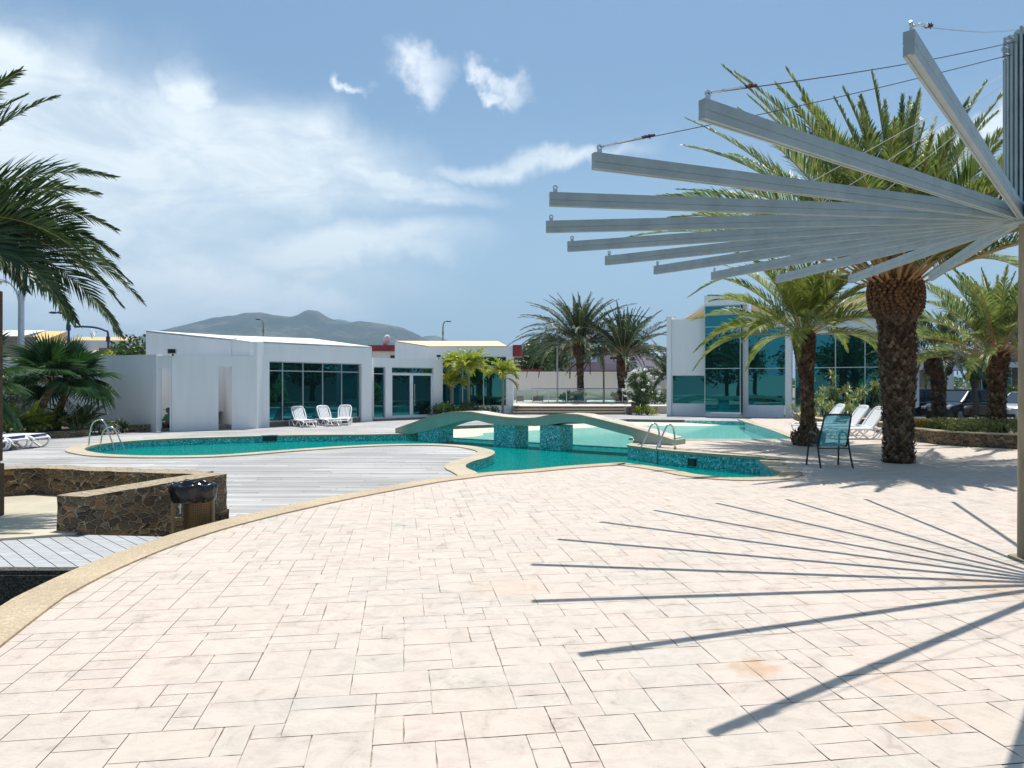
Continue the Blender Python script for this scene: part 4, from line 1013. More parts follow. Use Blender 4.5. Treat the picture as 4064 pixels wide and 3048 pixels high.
mb = MB(); nb = 74
for i in range(nb):
    s0 = .05+i*(BR.L-.1)/nb; s1 = s0+(BR.L-.1)/nb-.012
    za, zb_ = interp(tp, s0), interp(tp, s1)
    P = [BR.w(s0, -.02), BR.w(s1, -.02), BR.w(s1, -WB+.02), BR.w(s0, -WB+.02)]
    Z0 = [za, zb_, zb_, za]; vs = [(p[0], p[1], z+.003) for p, z in zip(P, Z0)]+[(p[0], p[1], z+.028) for p, z in zip(P, Z0)]
    mb.add(vs, [(4, 5, 6, 7), (0, 1, 5, 4), (1, 2, 6, 5), (2, 3, 7, 6), (3, 0, 4, 7)])
part('walkway', mb, plain('pale_bridge_boards', (.58, .52, .45), .8, var=.22, scale=3, stretch=(1, 1, 1)), t, world=True)
for x0, x1 in ((1944.7, 2044), (2127.8, 2222.7)):
    s0, s1 = BR.s(x0+10), BR.s(x1-4); mb = MB()
    w0, w1 = BR.w(s0, -.08), BR.w(s1, -.08)
    vs = []; N_ = 8
    P0 = [BR.w(s0, -.06), BR.w(s1, -.06), BR.w(s1, -WB+.06), BR.w(s0, -WB+.06)]
    mb.prism([P0[0], P0[1], P0[2], P0[3]], -1.6, [min(interp(bt, s0), interp(bt, (s0+s1)/2), interp(bt, s1))+.03]*4)
    part('pier', mb, M['mosaic'], t, world=True)
mb = MB(); s0, s1 = BR.s(1655), BR.s(1738); mb.prism([BR.w(s0, -.04), BR.w(s1, -.04), BR.w(s1, -WB+.04), BR.w(s0, -WB+.04)], Z_DECK-.2, [interp(tp, s0)-.12, interp(tp, s1)-.2, interp(tp, s1)-.2, interp(tp, s0)-.12]); part('abutment', mb, M['mosaic'], t, world=True)

# ---- mountain and far hills
def mountain(name, prof, D0, depth, seed, m):
    """ridge profile (px) at distance D0, with spurs running down on both sides"""
    from mathutils import noise
    mb = MB(); nu, nv = 150, 46; xs = [XD(p[0], D0) for p in prof]; zs = [ZD(p[1], D0) for p in prof]
    vs = []; fs = []
    for j in range(nv+1):
        v = j/nv*2-1
        for i in range(nu+1):
            x = xs[0]+(xs[-1]-xs[0])*i/nu; k = 0
            while k < len(xs)-2 and x > xs[k+1]: k += 1
            u = (x-xs[k])/(xs[k+1]-xs[k]); h = zs[k]+(zs[k+1]-zs[k])*u
            f = max(0, 1-abs(v))
            sp = noise.fractal(Vector((x/260+seed, v*1.3, seed)), 1.0, 2.0, 5)
            rid = 1-abs(noise.noise(Vector((x/190+seed*3+v*.7, v*.8, 3.1))))*1.6
            z = h*(f**1.05)*(1+.0*sp)+h*.34*(rid-.5)*f*(1-f)*2+sp*h*.12*(1-f)*f*3
            if abs(v) < 1e-6: z = h+noise.noise(Vector((x/60, seed, 0)))*h*.012
            vs.append((x+noise.noise(Vector((x/300, v*3, 9)))*90*abs(v), D0+v*depth, z-12*(1-f)-(30 if f == 0 else 0)))
    for j in range(nv):
        for i in range(nu):
            a = j*(nu+1)+i; fs.append((a, a+1, a+nu+2, a+nu+1))
    mb.add(vs, fs); return struct(name, mb, m, smooth=True)
m, N = mat('scrub_hillside'); tcn = N.n('ShaderNodeTexCoord')
n1 = N.n('ShaderNodeTexNoise', {'Vector': (tcn, 3), 'Scale': .004, 'Detail': 10.0, 'Roughness': .65})
n2 = N.n('ShaderNodeTexNoise', {'Vector': (tcn, 3), 'Scale': .035, 'Detail': 8.0, 'Roughness': .7})
cc = N.ramp(N.m('ADD', N.m('MULTIPLY', n1, .6), N.m('MULTIPLY', n2, .4)), [(.38, (.006, .014, .008)), (.5, (.024, .036, .018)), (.59, (.13, .11, .07))])
finish(N, N.n('ShaderNodeBsdfPrincipled', {'Base Color': cc, 'Roughness': .95, 'Specular IOR Level': .1, 'Normal': N.n('ShaderNodeBump', {'Strength': 1.0, 'Distance': 8.0, 'Height': n2})}))
M['hill'] = m
P1 = [(560, 1400), (640, 1352), (689, 1316), (730, 1298), (768.5, 1285), (800, 1273), (836, 1263), (870, 1259), (900, 1253), (935, 1250), (968, 1243), (1000, 1240), (1036, 1238), (1060, 1243), (1081, 1250), (1110, 1252), (1149, 1256.5), (1189, 1247.5), (1205, 1236), (1225.5, 1228), (1245, 1231), (1262, 1234), (1285, 1249), (1307, 1263), (1340, 1276), (1380, 1281), (1420, 1274.6), (1460, 1279), (1510, 1283.6), (1560, 1292), (1601, 1302), (1646, 1322), (1690, 1345), (1740, 1362), (1820, 1385), (1960, 1420), (2100, 1450), (2300, 1480)]
mountain('mountain', P1, 3600, 1500, 1.7, m)
P2 = [(1180, 1420), (1250, 1330), (1307, 1272), (1340, 1266), (1388, 1275), (1450, 1300), (1600, 1345), (1650, 1345), (1690, 1334), (1727, 1330.5), (1750, 1338), (1781.6, 1353), (1850, 1375), (2000, 1430), (2200, 1475)]
mountain('far_mountain', P2, 5600, 1300, 4.2, m)
# ------------------------------------------------------------------ plants
RND = random.Random(11)
def rr(a, b): return RND.uniform(a, b)

def frond(mb, base, az_, el0, L, droop, pairs, ll, lw, bare=.16, rach=.022, vee=.42, limp=.25, seg=11, leafmi=0, rachmi=1, swing=0.0, roll=0.0):
    pts = []; p = Vector(base); T = []
    for i in range(seg+1):
        t = i/seg; e = el0-droop*t**1.35; a = az_+swing*t*t
        d = Vector((cos(e)*cos(a), cos(e)*sin(a), sin(e))); pts.append(p.copy()); T.append(d); p = p+d*(L/seg)
    mb.cur = rachmi
    vs = []; fs = []
    for i in range(seg+1):
        S_ = Vector((sin(az_), -cos(az_), 0)); U = S_.cross(T[i]).normalized(); r = rach*(1-.86*i/seg)
        vs += [tuple(pts[i]+S_*r), tuple(pts[i]-S_*r), tuple(pts[i]-U*r*.9)]
    for i in range(seg):
        a = 3*i; fs += [(a, a+3, a+4, a+1), (a+1, a+4, a+5, a+2), (a+2, a+5, a+3, a)]
    mb.add(vs, fs)
    mb.cur = leafmi; vs = []; fs = []
    S_ = Vector((sin(az_), -cos(az_), 0))
    for j in range(pairs):
        t = bare+(1-bare)*(j+.5)/pairs; x = t*seg; i = min(int(x), seg-1); u = x-i
        P = pts[i]*(1-u)+pts[i+1]*u; D = (T[i]*(1-u)+T[i+1]*u).normalized(); U = S_.cross(D).normalized(); SS = S_*cos(roll)+U*sin(roll); U = U*cos(roll)-S_*sin(roll)
        q = (t-bare)/(1-bare)
        prof_ = (.45+.75*sin(pi*min(1, q*1.15+.12))**.8)*(1-.55*q**5)
        for sd in (-1, 1):
            fw = radians(38+32*q+rr(-7, 7)); v = vee*(1-.4*q)+rr(-.16, .16)
            d = (SS*sd*cos(fw)+D*sin(fw)+U*v).normalized(); l = ll*prof_*rr(.86, 1.1)
            wd = D.cross(d).cross(d).normalized() if False else (D-d*D.dot(d)).normalized()
            n0 = P; n1 = P+d*l*.5; n2 = P+d*l+Vector((0, 0, -limp*l*rr(.4, 1.2)))
            w = lw*rr(.8, 1.15)
            b = len(vs)
            vs += [tuple(n0+wd*w*.3), tuple(n0-wd*w*.3), tuple(n1+wd*w*.5), tuple(n1-wd*w*.5), tuple(n2)]
            fs += [(b, b+1, b+3, b+2), (b+2, b+3, b+4)]
    mb.add(vs, fs)

def palm(name, label, base, prof_, crownz, nf, L, ll, lw, pairs, mats, el=(88, -22), droop=(.35, 1.15), group=None, boots=None, headz=None, lean=(0, 0), rach=.025, limp=.25, fro=None, seed=1, azf=None, cat='palm tree', bare=.16, start=.10, near=0.0):
    """date palm: trunk of cut frond bases + crown. prof_: (z, r) list of the trunk"""
    global RND
    RND = random.Random(seed)
    t = thing(name, label, cat, base, group=group)
    mb = MB(); zt = prof_[-1][0]
    def rad(z):
        for a, b in zip(prof_, prof_[1:]):
            if z <= b[0]: return a[1]+(b[1]-a[1])*(z-a[0])/(b[0]-a[0])
        return prof_[-1][1]
    def cen(z): q = z/zt; return (lean[0]*q*q, lean[1]*q*q)
    N_ = 14; rows = 26; vs = []; fs = []
    for i in range(rows+1):
        z = zt*i/rows; c = cen(z); r = rad(z)*.93
        for k in range(N_): a = 2*pi*k/N_; q = r*rr(.96, 1.04); vs.append((c[0]+q*cos(a), c[1]+q*sin(a), z))
    for i in range(rows):
        for k in range(N_): fs.append((i*N_+k, i*N_+(k+1) % N_, (i+1)*N_+(k+1) % N_, (i+1)*N_+k))
    fs.append(tuple(range(rows*N_, rows*N_+N_))); mb.add(vs, fs)
    bh, bn, out = boots or (.11, 12, .045)
    z = 0.0; row = 0
    while z < zt:
        r = rad(z); head = headz and z > headz
        hh = bh*(1.25 if head else rr(.85, 1.15)); n = max(7, int(bn*r/rad(zt*.5))); c = cen(z)
        for k in range(n):
            a = 2*pi*(k+.5*(row % 2))/n+rr(-.06, .06); wa = pi/n*1.12; o = out*(1.25 if head else rr(.35, 1.5)); zz = z+rr(-.25, .25)*hh*(0 if head else 1)
            r2 = r*.95
            def P(an, dz, q): return (c[0]+q*cos(an), c[1]+q*sin(an), zz+dz)
            if head:
                L4 = [P(a-wa, hh*.5, r2+.005), P(a, -hh*.15, r2), P(a+wa, hh*.5, r2+.005), P(a, hh*1.15, r2)]
                T4_ = [P(a-wa*.72, hh*.62, r2+o), P(a, hh*.22, r2+o*1.15), P(a+wa*.72, hh*.62, r2+o), P(a, hh*1.0, r2+o*.85)]
                mb.cur = 0; mb.add(L4+T4_, [(0, 1, 5, 4), (1, 2, 6, 5), (2, 3, 7, 6), (3, 0, 4, 7)])
                mb.cur = 2; mb.add([tuple(Vector(p)+Vector((cos(a), sin(a), 0))*.001) for p in T4_], [(0, 1, 2, 3)]); mb.cur = 0
            else:
                mb.cur = 1 if RND.random() < (.5 if z < zt*.55 else .15) else 0
                mb.add([P(a-wa, 0, r2), P(a+wa, 0, r2), P(a+wa*.55, hh*.8, r2+o*.9), P(a-wa*.55, hh*.8, r2+o), P(a, hh*1.35, r2+o*.5), P(a, hh*.45, r2+o*.55)], [(0, 1, 5), (1, 2, 5), (2, 3, 5), (3, 0, 5), (2, 4, 3)]); mb.cur = 0
        z += hh*(.62 if not head else .60); row += 1
    part('trunk', mb, [M['trunk'], M['trunkgrey'], M['scar']], t)
    mb = MB(); c = cen(zt)
    for i in range(nf):
        q = (i+.5)/nf; a = i*2.39996+rr(-.12, .12)
        if azf: a = azf(i, q, a)
        e = radians(el[0]+(el[1]-el[0])*q**.9+rr(-6, 6))
        dr = droop[0]+(droop[1]-droop[0])*q+rr(-.12, .12)
        Lq = L*(.72+.28*min(1, q*3))*rr(.9, 1.06)*(1-near*max(0, -sin(a)-.2)); r0 = rad(zt)*(.15+.75*q)
        frond(mb, (c[0]+r0*cos(a), c[1]+r0*sin(a), zt-start*q), a, e, Lq, dr, pairs, ll, lw, rach=rach, limp=limp, swing=rr(-.25, .25), bare=bare, roll=rr(-.5, .5))
    if fro: fro(mb, c, zt)
    part('crown', mb, mats, t); return t

# tall date palm at the right, in front of the chaises
bx, by = G(3566, 1835)
def trunk_px(D, lst): return [(max(0, ZD(y, D)), w/2/FPX*D) for y, w in lst]
pf = trunk_px(by, [(1836, 118), (1800, 112), (1700, 106), (1600, 118), (1500, 132), (1430, 136), (1380, 140), (1330, 132), (1285, 138), (1262, 154), (1235, 190), (1190, 202), (1150, 198), (1118, 172)])
palm('date_palm', 'tall date palm with a fat diamond patterned trunk head, behind the pergola slats', (bx, by, 0), pf, 0, 92, 5.5, .56, .034, 92, [M['leafA'], M['petioleO']], el=(89, 24), droop=(.22, .95),
     boots=(.085, 22, .042), headz=ZD(1262, by), lean=(-.07, 0), rach=.034, seed=5, limp=.18, bare=.2, near=.6)
# middle palm with a bulbous base
bx, by = G(3207, 1767)
pf = trunk_px(by, [(1768, 118), (1745, 136), (1724, 128), (1708, 68), (1660, 50), (1600, 48), (1540, 50), (1470, 60), (1420, 76), (1370, 88), (1340, 90), (1318, 76)])
palm('date_palm', 'shorter date palm with a black bulging base, between the shallow pool and the blue chair', (bx, by, 0), pf, 0, 44, 2.95, .48, .033, 66, [M['leafB'], M['petiole']], el=(86, 6), droop=(.40, 1.30),
     boots=(.075, 13, .028), lean=(-.13, 0), rach=.026, seed=8, limp=.22, bare=.2, near=.3)
# two palms in the bed at the right
D = 31.0; pf = trunk_px(D, [(1640, 46), (1560, 46), (1490, 60), (1486, 94), (1450, 104), (1425, 92), (1412, 60)])
pf = [(z+.0, r) for z, r in [(0, .26)]+[(ZD(y, D)-0, w/2/FPX*D) for y, w in [(1640, 48), (1560, 47), (1495, 58), (1486, 94), (1450, 104), (1428, 92), (1414, 60)]]]
palm('date_palm', 'far date palm before the dark parked cars, trunk swelling to a round dark head', (XD(3725, D), D, 0), pf, 0, 46, 3.0, .42, .045, 34, [M['leafD'], M['petiole']], el=(84, -5), droop=(.5, 1.4),
     boots=(.12, 11, .06), rach=.03, seed=12, bare=.22)
D = 20.3; pf = [(0, .235)]+[(ZD(y, D), w/2/FPX*D) for y, w in [(1710, 64), (1600, 58), (1520, 60), (1470, 72), (1445, 88), (1420, 88), (1405, 70)]]
palm('date_palm', 'date palm with arching fronds rising from the low hedge behind the right stone planter', (XD(3956, D), D, .0), pf, 0, 46, 3.3, .46, .034, 60, [M['leafA'], M['petioleO']], el=(86, 8), droop=(.35, 1.1),
     boots=(.10, 12, .05), rach=.028, seed=15, limp=.2, bare=.2)
# two far palms on the platform
D = 52.0; pf = [(0, .42)]+[(ZD(y, D)-.31, w/2/FPX*D) for y, w in [(1590, 26), (1500, 24), (1425, 30), (1412, 50), (1385, 54), (1368, 46)]]
palm('date_palm', 'taller and fuller of the two far date palms behind the glass fence', (XD(2304, D), D, .31), pf, 0, 80, 5.0, .58, .06, 40, [M['leafD'], M['petiole']], el=(90, 4), droop=(.55, 1.75),
     boots=(.16, 10, .05), rach=.035, seed=21, limp=.4, lean=(-.1, 0), group=None, bare=.14)
D = 51.0; pf = [(0, .46)]+[(ZD(y, D)-.31, w/2/FPX*D) for y, w in [(1585, 34), (1540, 26), (1500, 38), (1440, 50), (1420, 48), (1405, 36)]]
palm('date_palm', 'smaller of the two far date palms, with upright spiky fronds, nearest the oleander', (XD(2466, D), D, .31), pf, 0, 58, 4.4, .52, .06, 38, [M['leafD'], M['petiole']], el=(88, 0), droop=(.22, 1.25),
     boots=(.16, 10, .05), rach=.035, seed=23, limp=.2, lean=(.15, 0), bare=.14)
# big date palm whose trunk stands just outside the left edge
def left_fronds(mb, c, zt):
    # fronds that reach into the picture; each is bent so that its tip ends at the given bearing and height
    hub = Vector((c[0], c[1], zt)); W0 = Vector((lx, ly, -.02))
    for (tx, ty, dr, a, rl) in ((36, 148, .8, .05, .7), (22, 188, .8, .22, .5), (132, 216, .75, -.05, .8), (232, 376, .85, .06, .75), (150, 392, .8, .3, .5), (258, 500, .85, -.04, .7), (214, 540, .95, .16, .8), (268, 606, .95, .05, .6), (240, 575, .9, -.2, .9),
                                (276, 662, 1.0, -.06, .8), (250, 640, 1.0, .25, .5), (246, 722, 1.0, .06, .7), (205, 700, 1.0, -.22, .9), (140, 692, .95, .12, .7), (120, 640, .95, -.3, .6), (60, 600, .9, .3, .7)):
        x, y = tx*1.8373, ty*1.8373; T_ = Vector((XD(x, ly), ly, ZD(y, ly))); dx, dz = (T_.x-W0.x-hub.x)/cos(a)-.1, T_.z-W0.z-hub.z
        cx = cz = 0
        for q in range(11): e = -dr*(q/11)**1.35; cx += cos(e)/11; cz += sin(e)/11
        frond(mb, hub+Vector((.1*cos(a), .1*sin(a), 0)), a, atan2(dz, dx)-atan2(cz, cx), hypot(dx, dz)/hypot(cx, cz), dr, 84, .52, .024, rach=.022, limp=.15, vee=.25, bare=.1, roll=rl*RND.choice((-1, 1)))
lx, ly = -7.62, 9.3
palm('date_palm', 'date palm at the left edge, its dark feathery fronds arching before the clouds', (lx, ly, -.02), [(0, .36), (1.5, .31), (3.2, .34), (3.66, .36)], 0, 12, 3.0, .48, .034, 52, [M['leafL'], M['petiole']], el=(88, -10), droop=(.3, 1.0),
     boots=(.12, 16, .05), rach=.03, seed=31, limp=.2, fro=left_fronds, azf=lambda i, q, a: radians(110+ (i*97.3) % 150))

# fan palms -------------------------------------------------------------
def fan_leaf(mb, P, d, up, R, n=34, span=radians(235), fold=.25, mi=0, droop=.12):
    """one costapalmate leaf: n segments fanned round P, joined for the inner part"""
    d = d.normalized(); s = d.cross(up).normalized(); u = s.cross(d).normalized(); mb.cur = mi; vs = []; fs = []
    for k in range(n):
        a0 = -span/2+span*k/n; a1 = -span/2+span*(k+1)/n; am = (a0+a1)/2; l = R*(1-.30*abs(am/(span/2))**1.5)*rr(.93, 1.04)
        def Q(an, r, lift): return P+(d*cos(an)+s*sin(an))*r+u*lift
        b = len(vs); hf = .05*R
        cup = fold*R
        vs += [tuple(P), tuple(Q(a0, l*.58, cup*.35-hf*.4)), tuple(Q(am, l*.60, cup*.35+hf*.5)), tuple(Q(a1, l*.58, cup*.35-hf*.4)), tuple(Q(am, l, cup*.25-droop*R*rr(.4, 1.6))+Vector((0, 0, -droop*R*.6)))]
        fs += [(b, b+1, b+2), (b, b+2, b+3), (b+1, b+4, b+2), (b+2, b+4, b+3)]
    mb.add([tuple(v) for v in vs], fs)
def fan_palm(label, base, h, r, nl, R, seed, lean=(0, 0), pet=.8, el=(80, -40), group=None):
    global RND
    RND = random.Random(seed); t = thing('fan_palm', label, 'fan palm', base, group=group)
    mb = MB(); mb.tube([(lean[0]*(q/6)**2, lean[1]*(q/6)**2, h*q/6) for q in range(7)], [r*(1.15-.4*q/6) for q in range(7)], 10)
    for i in range(26): z = h*(i+.5)/26; mb.lathe([(z-.01, r*(1.17-.4*z/h)), (z+.02, r*(1.22-.4*z/h)), (z+.035, r*(1.1-.4*z/h))], 9, (lean[0]*(z/h)**2, lean[1]*(z/h)**2))
    part('trunk', mb, M['trunkgrey'], t)
    mb = MB()
    for i in range(nl):
        q = (i+.5)/nl; a = i*2.4+rr(-.2, .2); e = radians(el[0]+(el[1]-el[0])*q+rr(-8, 8)); Lp = pet*rr(.8, 1.15)
        d = Vector((cos(e)*cos(a), cos(e)*sin(a), sin(e))); top = Vector((lean[0], lean[1], h)); mid = top+d*Lp*.55+Vector((0, 0, .03)); end = top+d*Lp+Vector((0, 0, -.08*q))
        mb.cur = 1; mb.tube([tuple(top), tuple(mid), tuple(end)], [.022, .016, .011], 4)
        d2 = (end-mid).normalized(); d2 = (d2+Vector((0, 0, -.25*q))).normalized()
        upv = Vector((-sin(e)*cos(a), -sin(e)*sin(a), cos(e)))
        fan_leaf(mb, end, d2, upv, R*rr(.85, 1.1), fold=rr(.05, .35), droop=.03+.16*q)
    part('crown', mb, [M['leafFan'], M['petiole']], t); return t
fan_palm('left fan palm of the pair by the white wall, with upright dark leaves', (XD(142, 24.6), 24.6, .0), 1.5, .15, 15, 1.15, 41, lean=(.45, .2), pet=.75, el=(88, 0))
fan_palm('right fan palm of the pair by the white wall, with a leaning trunk', (XD(224, 25.4), 25.4, .0), 1.6, .13, 14, 1.1, 44, lean=(.35, .3), pet=.75, el=(85, -15))
fan_palm('broad fan palm whose large leaves reach in from the left edge above the loungers', (-15.25, 20.6, -.1), 1.55, .17, 19, 1.25, 47, lean=(-.2, 0), pet=.95, el=(75, -45))

# feather-leaved clumps
def feather_clump(name, label, base, n, L, ll, lw, pairs, m, seed, el=(80, 20), droop=(.5, 1.3), stems=0, cat='shrub', group=None, sr=.25):
    global RND
    RND = random.Random(seed); t = thing(name, label, cat, base, group=group); mb = MB()
    for i in range(n):
        a = i*2.4+rr(-.3, .3); q = (i+.5)/n
        frond(mb, (sr*cos(a)*rr(.2, 1), sr*sin(a)*rr(.2, 1), .02), a, radians(el[0]+(el[1]-el[0])*q+rr(-8, 8)), L*rr(.75, 1.1), droop[0]+(droop[1]-droop[0])*q, pairs, ll, lw, rach=.014, limp=.3, seg=7, bare=.15)
    part('foliage', mb, [m, M['petiole']], t)
    mb = MB()
    for i in range(5): a = i*1.26; mb.tube([(sr*.6*cos(a), sr*.6*sin(a), 0), (sr*.5*cos(a), sr*.5*sin(a), .25)], [.03, .02], 5)
    part('stem', mb, M['bark'], t); return t
zb = .02
feather_clump('areca_palm', 'green areca palm clump at the foot of the white wall, right of the fan palms', (XD(310, 25.5), 25.5, zb), 26, 1.25, .34, .035, 20, M['leafG'], 51, cat='areca palm')
feather_clump('areca_palm', 'golden yellow areca palm clump between the two fan palm trunks', (XD(182, 24.9), 24.9, zb), 24, .95, .30, .035, 16, M['leafY'], 52, cat='areca palm')
feather_clump('areca_palm', 'yellow tinged areca palm clump left of the fan palm trunks', (XD(95, 24.0), 24.0, zb), 24, 1.15, .32, .035, 18, M['leafY'], 53, cat='areca palm')
feather_clump('areca_palm', 'dark low areca palm clump behind the loungers at the left edge', (XD(35, 23.4), 23.4, zb), 24, 1.0, .30, .035, 16, M['leafG'], 54, cat='areca palm')

def young_palm(label, base, h, r, nf, L, ll, seed, group, lean=(0, 0), dead=False):
    global RND
    RND = random.Random(seed); t = thing('young_palm', label, 'palm tree', base, group=group)
    mb = MB(); mb.tube([(lean[0]*q/4, lean[1]*q/4, h*q/4) for q in range(5)], [r*1.5, r, r*.9, r*.85, r*.9], 9)
    mb.tube([(lean[0], lean[1], h), (lean[0], lean[1], h+.28)], [r*.9, r*.55], 9)
    part('trunk', mb, M['concpole'], t); mb = MB()
    for i in range(nf):
        q = (i+.5)/nf; a = i*2.4+rr(-.15, .15)
        frond(mb, (lean[0]+.03*cos(a), lean[1]+.03*sin(a), h+.26), a, radians(78-62*q+rr(-6, 6)), L*rr(.85, 1.1), .9+.75*q, 20, ll, .06, rach=.018, limp=.35, seg=9, vee=.5, bare=.12)
    part('crown', mb, [M['leafY'], M['petiole']], t)
    if dead:
        mb = MB(); frond(mb, (lean[0]+.05, lean[1]-.05, h+.2), -.3, radians(-20), L*.9, 1.1, 16, ll*.8, .05, seg=7); part('dry_frond', mb, [M['petioleO'], M['petioleO']], t)
    return t
yg = 'young palms in the shrub bed by the bridge'
young_palm('short bright green young palm, leftmost of the three before the pavilion glass', (XD(1792, 38.6), 38.6, -.1), 1.35, .07, 20, 1.15, .42, 61, yg)
young_palm('tallest bright green young palm, in the middle before the pavilion glass', (XD(1860, 38.2), 38.2, -.1), 2.15, .08, 26, 1.45, .50, 62, yg)
young_palm('bright green young palm left of the middle one and as tall, before the pavilion glass', (XD(1795, 39.6), 39.6, -.1), 2.25, .07, 22, 1.25, .45, 63, yg)
young_palm('bright green young palm with a hanging orange dry frond, before the white pavilion corner', (XD(1996, 37.4), 37.4, -.1), 1.85, .07, 20, 1.15, .44, 64, yg, dead=True)

# leafy masses ----------------------------------------------------------------
def leaves(mb, n, cen, rad, size, seed, shell=.55, flat=.0, asp=.45):
    R_ = random.Random(seed); vs = []; fs = []
    for i in range(n):
        while True:
            p = Vector((R_.uniform(-1, 1), R_.uniform(-1, 1), R_.uniform(-1, 1))); l = p.length
            if l < 1 and l > shell*R_.random(): break
        P = Vector((cen[0]+p.x*rad[0], cen[1]+p.y*rad[1], cen[2]+p.z*rad[2]))
        d = Vector((R_.gauss(0, 1), R_.gauss(0, 1), R_.gauss(0, 1)*(1-flat)+.2)).normalized(); a = d.orthogonal().normalized(); a.rotate(Matrix.Rotation(R_.uniform(0, 6.28), 3, d)) if False else None
        w = d.cross(Vector((R_.gauss(0, 1), R_.gauss(0, 1), R_.gauss(0, 1)))).normalized()
        s = size*R_.uniform(.6, 1.25); b = len(vs)
        vs += [tuple(P-d*s*.5), tuple(P+w*s*asp*.5), tuple(P+d*s*.5), tuple(P-w*s*asp*.5)]; fs.append((b, b+1, b+2, b+3))
    return mb.add(vs, fs)
def clumps(mb, n, per, cen, rad, cr, size, seed, **k):
    R_ = random.Random(seed)
    for i in range(n):
        while True:
            p = Vector((R_.uniform(-1, 1), R_.uniform(-1, 1), R_.uniform(-1, 1)))
            if p.length < 1: break
        c = (cen[0]+p.x*rad[0], cen[1]+p.y*rad[1], cen[2]+p.z*rad[2]); q = cr*R_.uniform(.6, 1.2)
        leaves(mb, int(per*R_.uniform(.6, 1.3)), c, (q, q, q*.75), size, seed*131+i, **k)
    return mb
def bush(name, label, base, rad, n, per, size, m, seed, cat='shrub', cr=.3, group=None, stem=True):
    t = thing(name, label, cat, base, group=group); mb = MB()
    clumps(mb, n, per, (0, 0, rad[2]*1.0), (rad[0]-cr*.6, rad[1]-cr*.4, rad[2]*.75), cr, size, seed)
    part('foliage', mb, m, t)
    if stem:
        mb = MB(); R_ = random.Random(seed)
        for i in range(6): a = R_.uniform(0, 6.3); mb.tube([(0, 0, 0), (cos(a)*rad[0]*.4, sin(a)*rad[1]*.4, rad[2])], [.025, .012], 5)
        part('stem', mb, M['bark'], t)
    return t
def leaf_tree(label, base, h, rad, n, per, size, m, seed, cat='tree', cr=1.0, group=None):
    t = thing('leafy_tree', label, cat, base, group=group); R_ = random.Random(seed); mb = MB()
    mb.tube([(0, 0, 0), (.05, 0, h*.3), (-.05, .05, h*.62)], [.22*h/6, .17*h/6, .1*h/6], 8)
    for i in range(6): a = R_.uniform(0, 6.3); mb.tube([(0, 0, h*.35), (cos(a)*rad[0]*.35, sin(a)*rad[1]*.35, h*.6), (cos(a)*rad[0]*.7, sin(a)*rad[1]*.7, h*.82)], [.08*h/6, .05*h/6, .02], 6)
    part('trunk', mb, M['bark'], t); mb = MB()
    clumps(mb, n, per, (0, 0, h-rad[2]), (rad[0]*.85, rad[1]*.85, rad[2]*.8), cr, size, seed); part('crown', mb, m, t); return t
bush('shrub', 'long dark green shrub under the young palms at the left end of the bridge', (XD(1830, 37.2), 37.2, -.15), (2.1, 1.0, .42), 60, 70, .13, M['leafG'], 71, cr=.32)
bush('hedge', 'low round shrub row at the foot of the taller far palm', (XD(2272, 52.6), 52.6, .31), (1.5, .6, .4), 24, 60, .16, M['leafG'], 72, cr=.35, cat='hedge')
bush('hedge', 'low round shrub at the foot of the smaller far palm', (XD(2456, 51.8), 51.8, .31), (.75, .6, .38), 14, 60, .16, M['leafG'], 73, cr=.35, cat='hedge')
bush('hedge', 'dark clipped hedge between the oleander and the glass fronted house', (XD(2620, 47.0), 47.0, -.15), (1.3, .8, .72), 26, 80, .14, M['leafG'], 74, cr=.4, cat='hedge')
# oleander
t = thing('oleander', 'tall oleander bush full of white flowers beside the waste bin and the steps', 'shrub', (XD(2540, 42.0), 42.0, -.15))
mb = MB(); R_ = random.Random(75)
for i in range(22): a = R_.uniform(0, 6.3); q = R_.uniform(.1, .9); mb.tube([(.1*cos(a), .1*sin(a), 0), (.35*q*cos(a), .35*q*sin(a), 1.0), (.85*q*cos(a)+.1, .85*q*sin(a), 1.9)], [.02, .015, .008], 4)
part('stem', mb, M['petiole'], t)
mb = MB(); clumps(mb, 60, 62, (.08, 0, 1.45), (.78, .7, .95), .28, .17, 76, asp=.28); mb.cur = 1
for i in range(40):
    a = R_.uniform(0, 6.3); e = R_.uniform(-.4, 1.45); p = (.08+1.02*cos(a)*cos(e), 1.0*sin(a)*cos(e)-.05, 1.48+1.16*sin(e)); leaves(mb, 9, p, (.10, .10, .08), .12, 900+i, asp=.85)
part('foliage', mb, [M['leafG'], M['petal']], t)
bush('shrub', 'small yellow green shrub at the foot of the oleander', (XD(2570, 41.2), 41.2, -.15), (.75, .4, .32), 12, 50, .14, M['leafY'], 77, cr=.25)
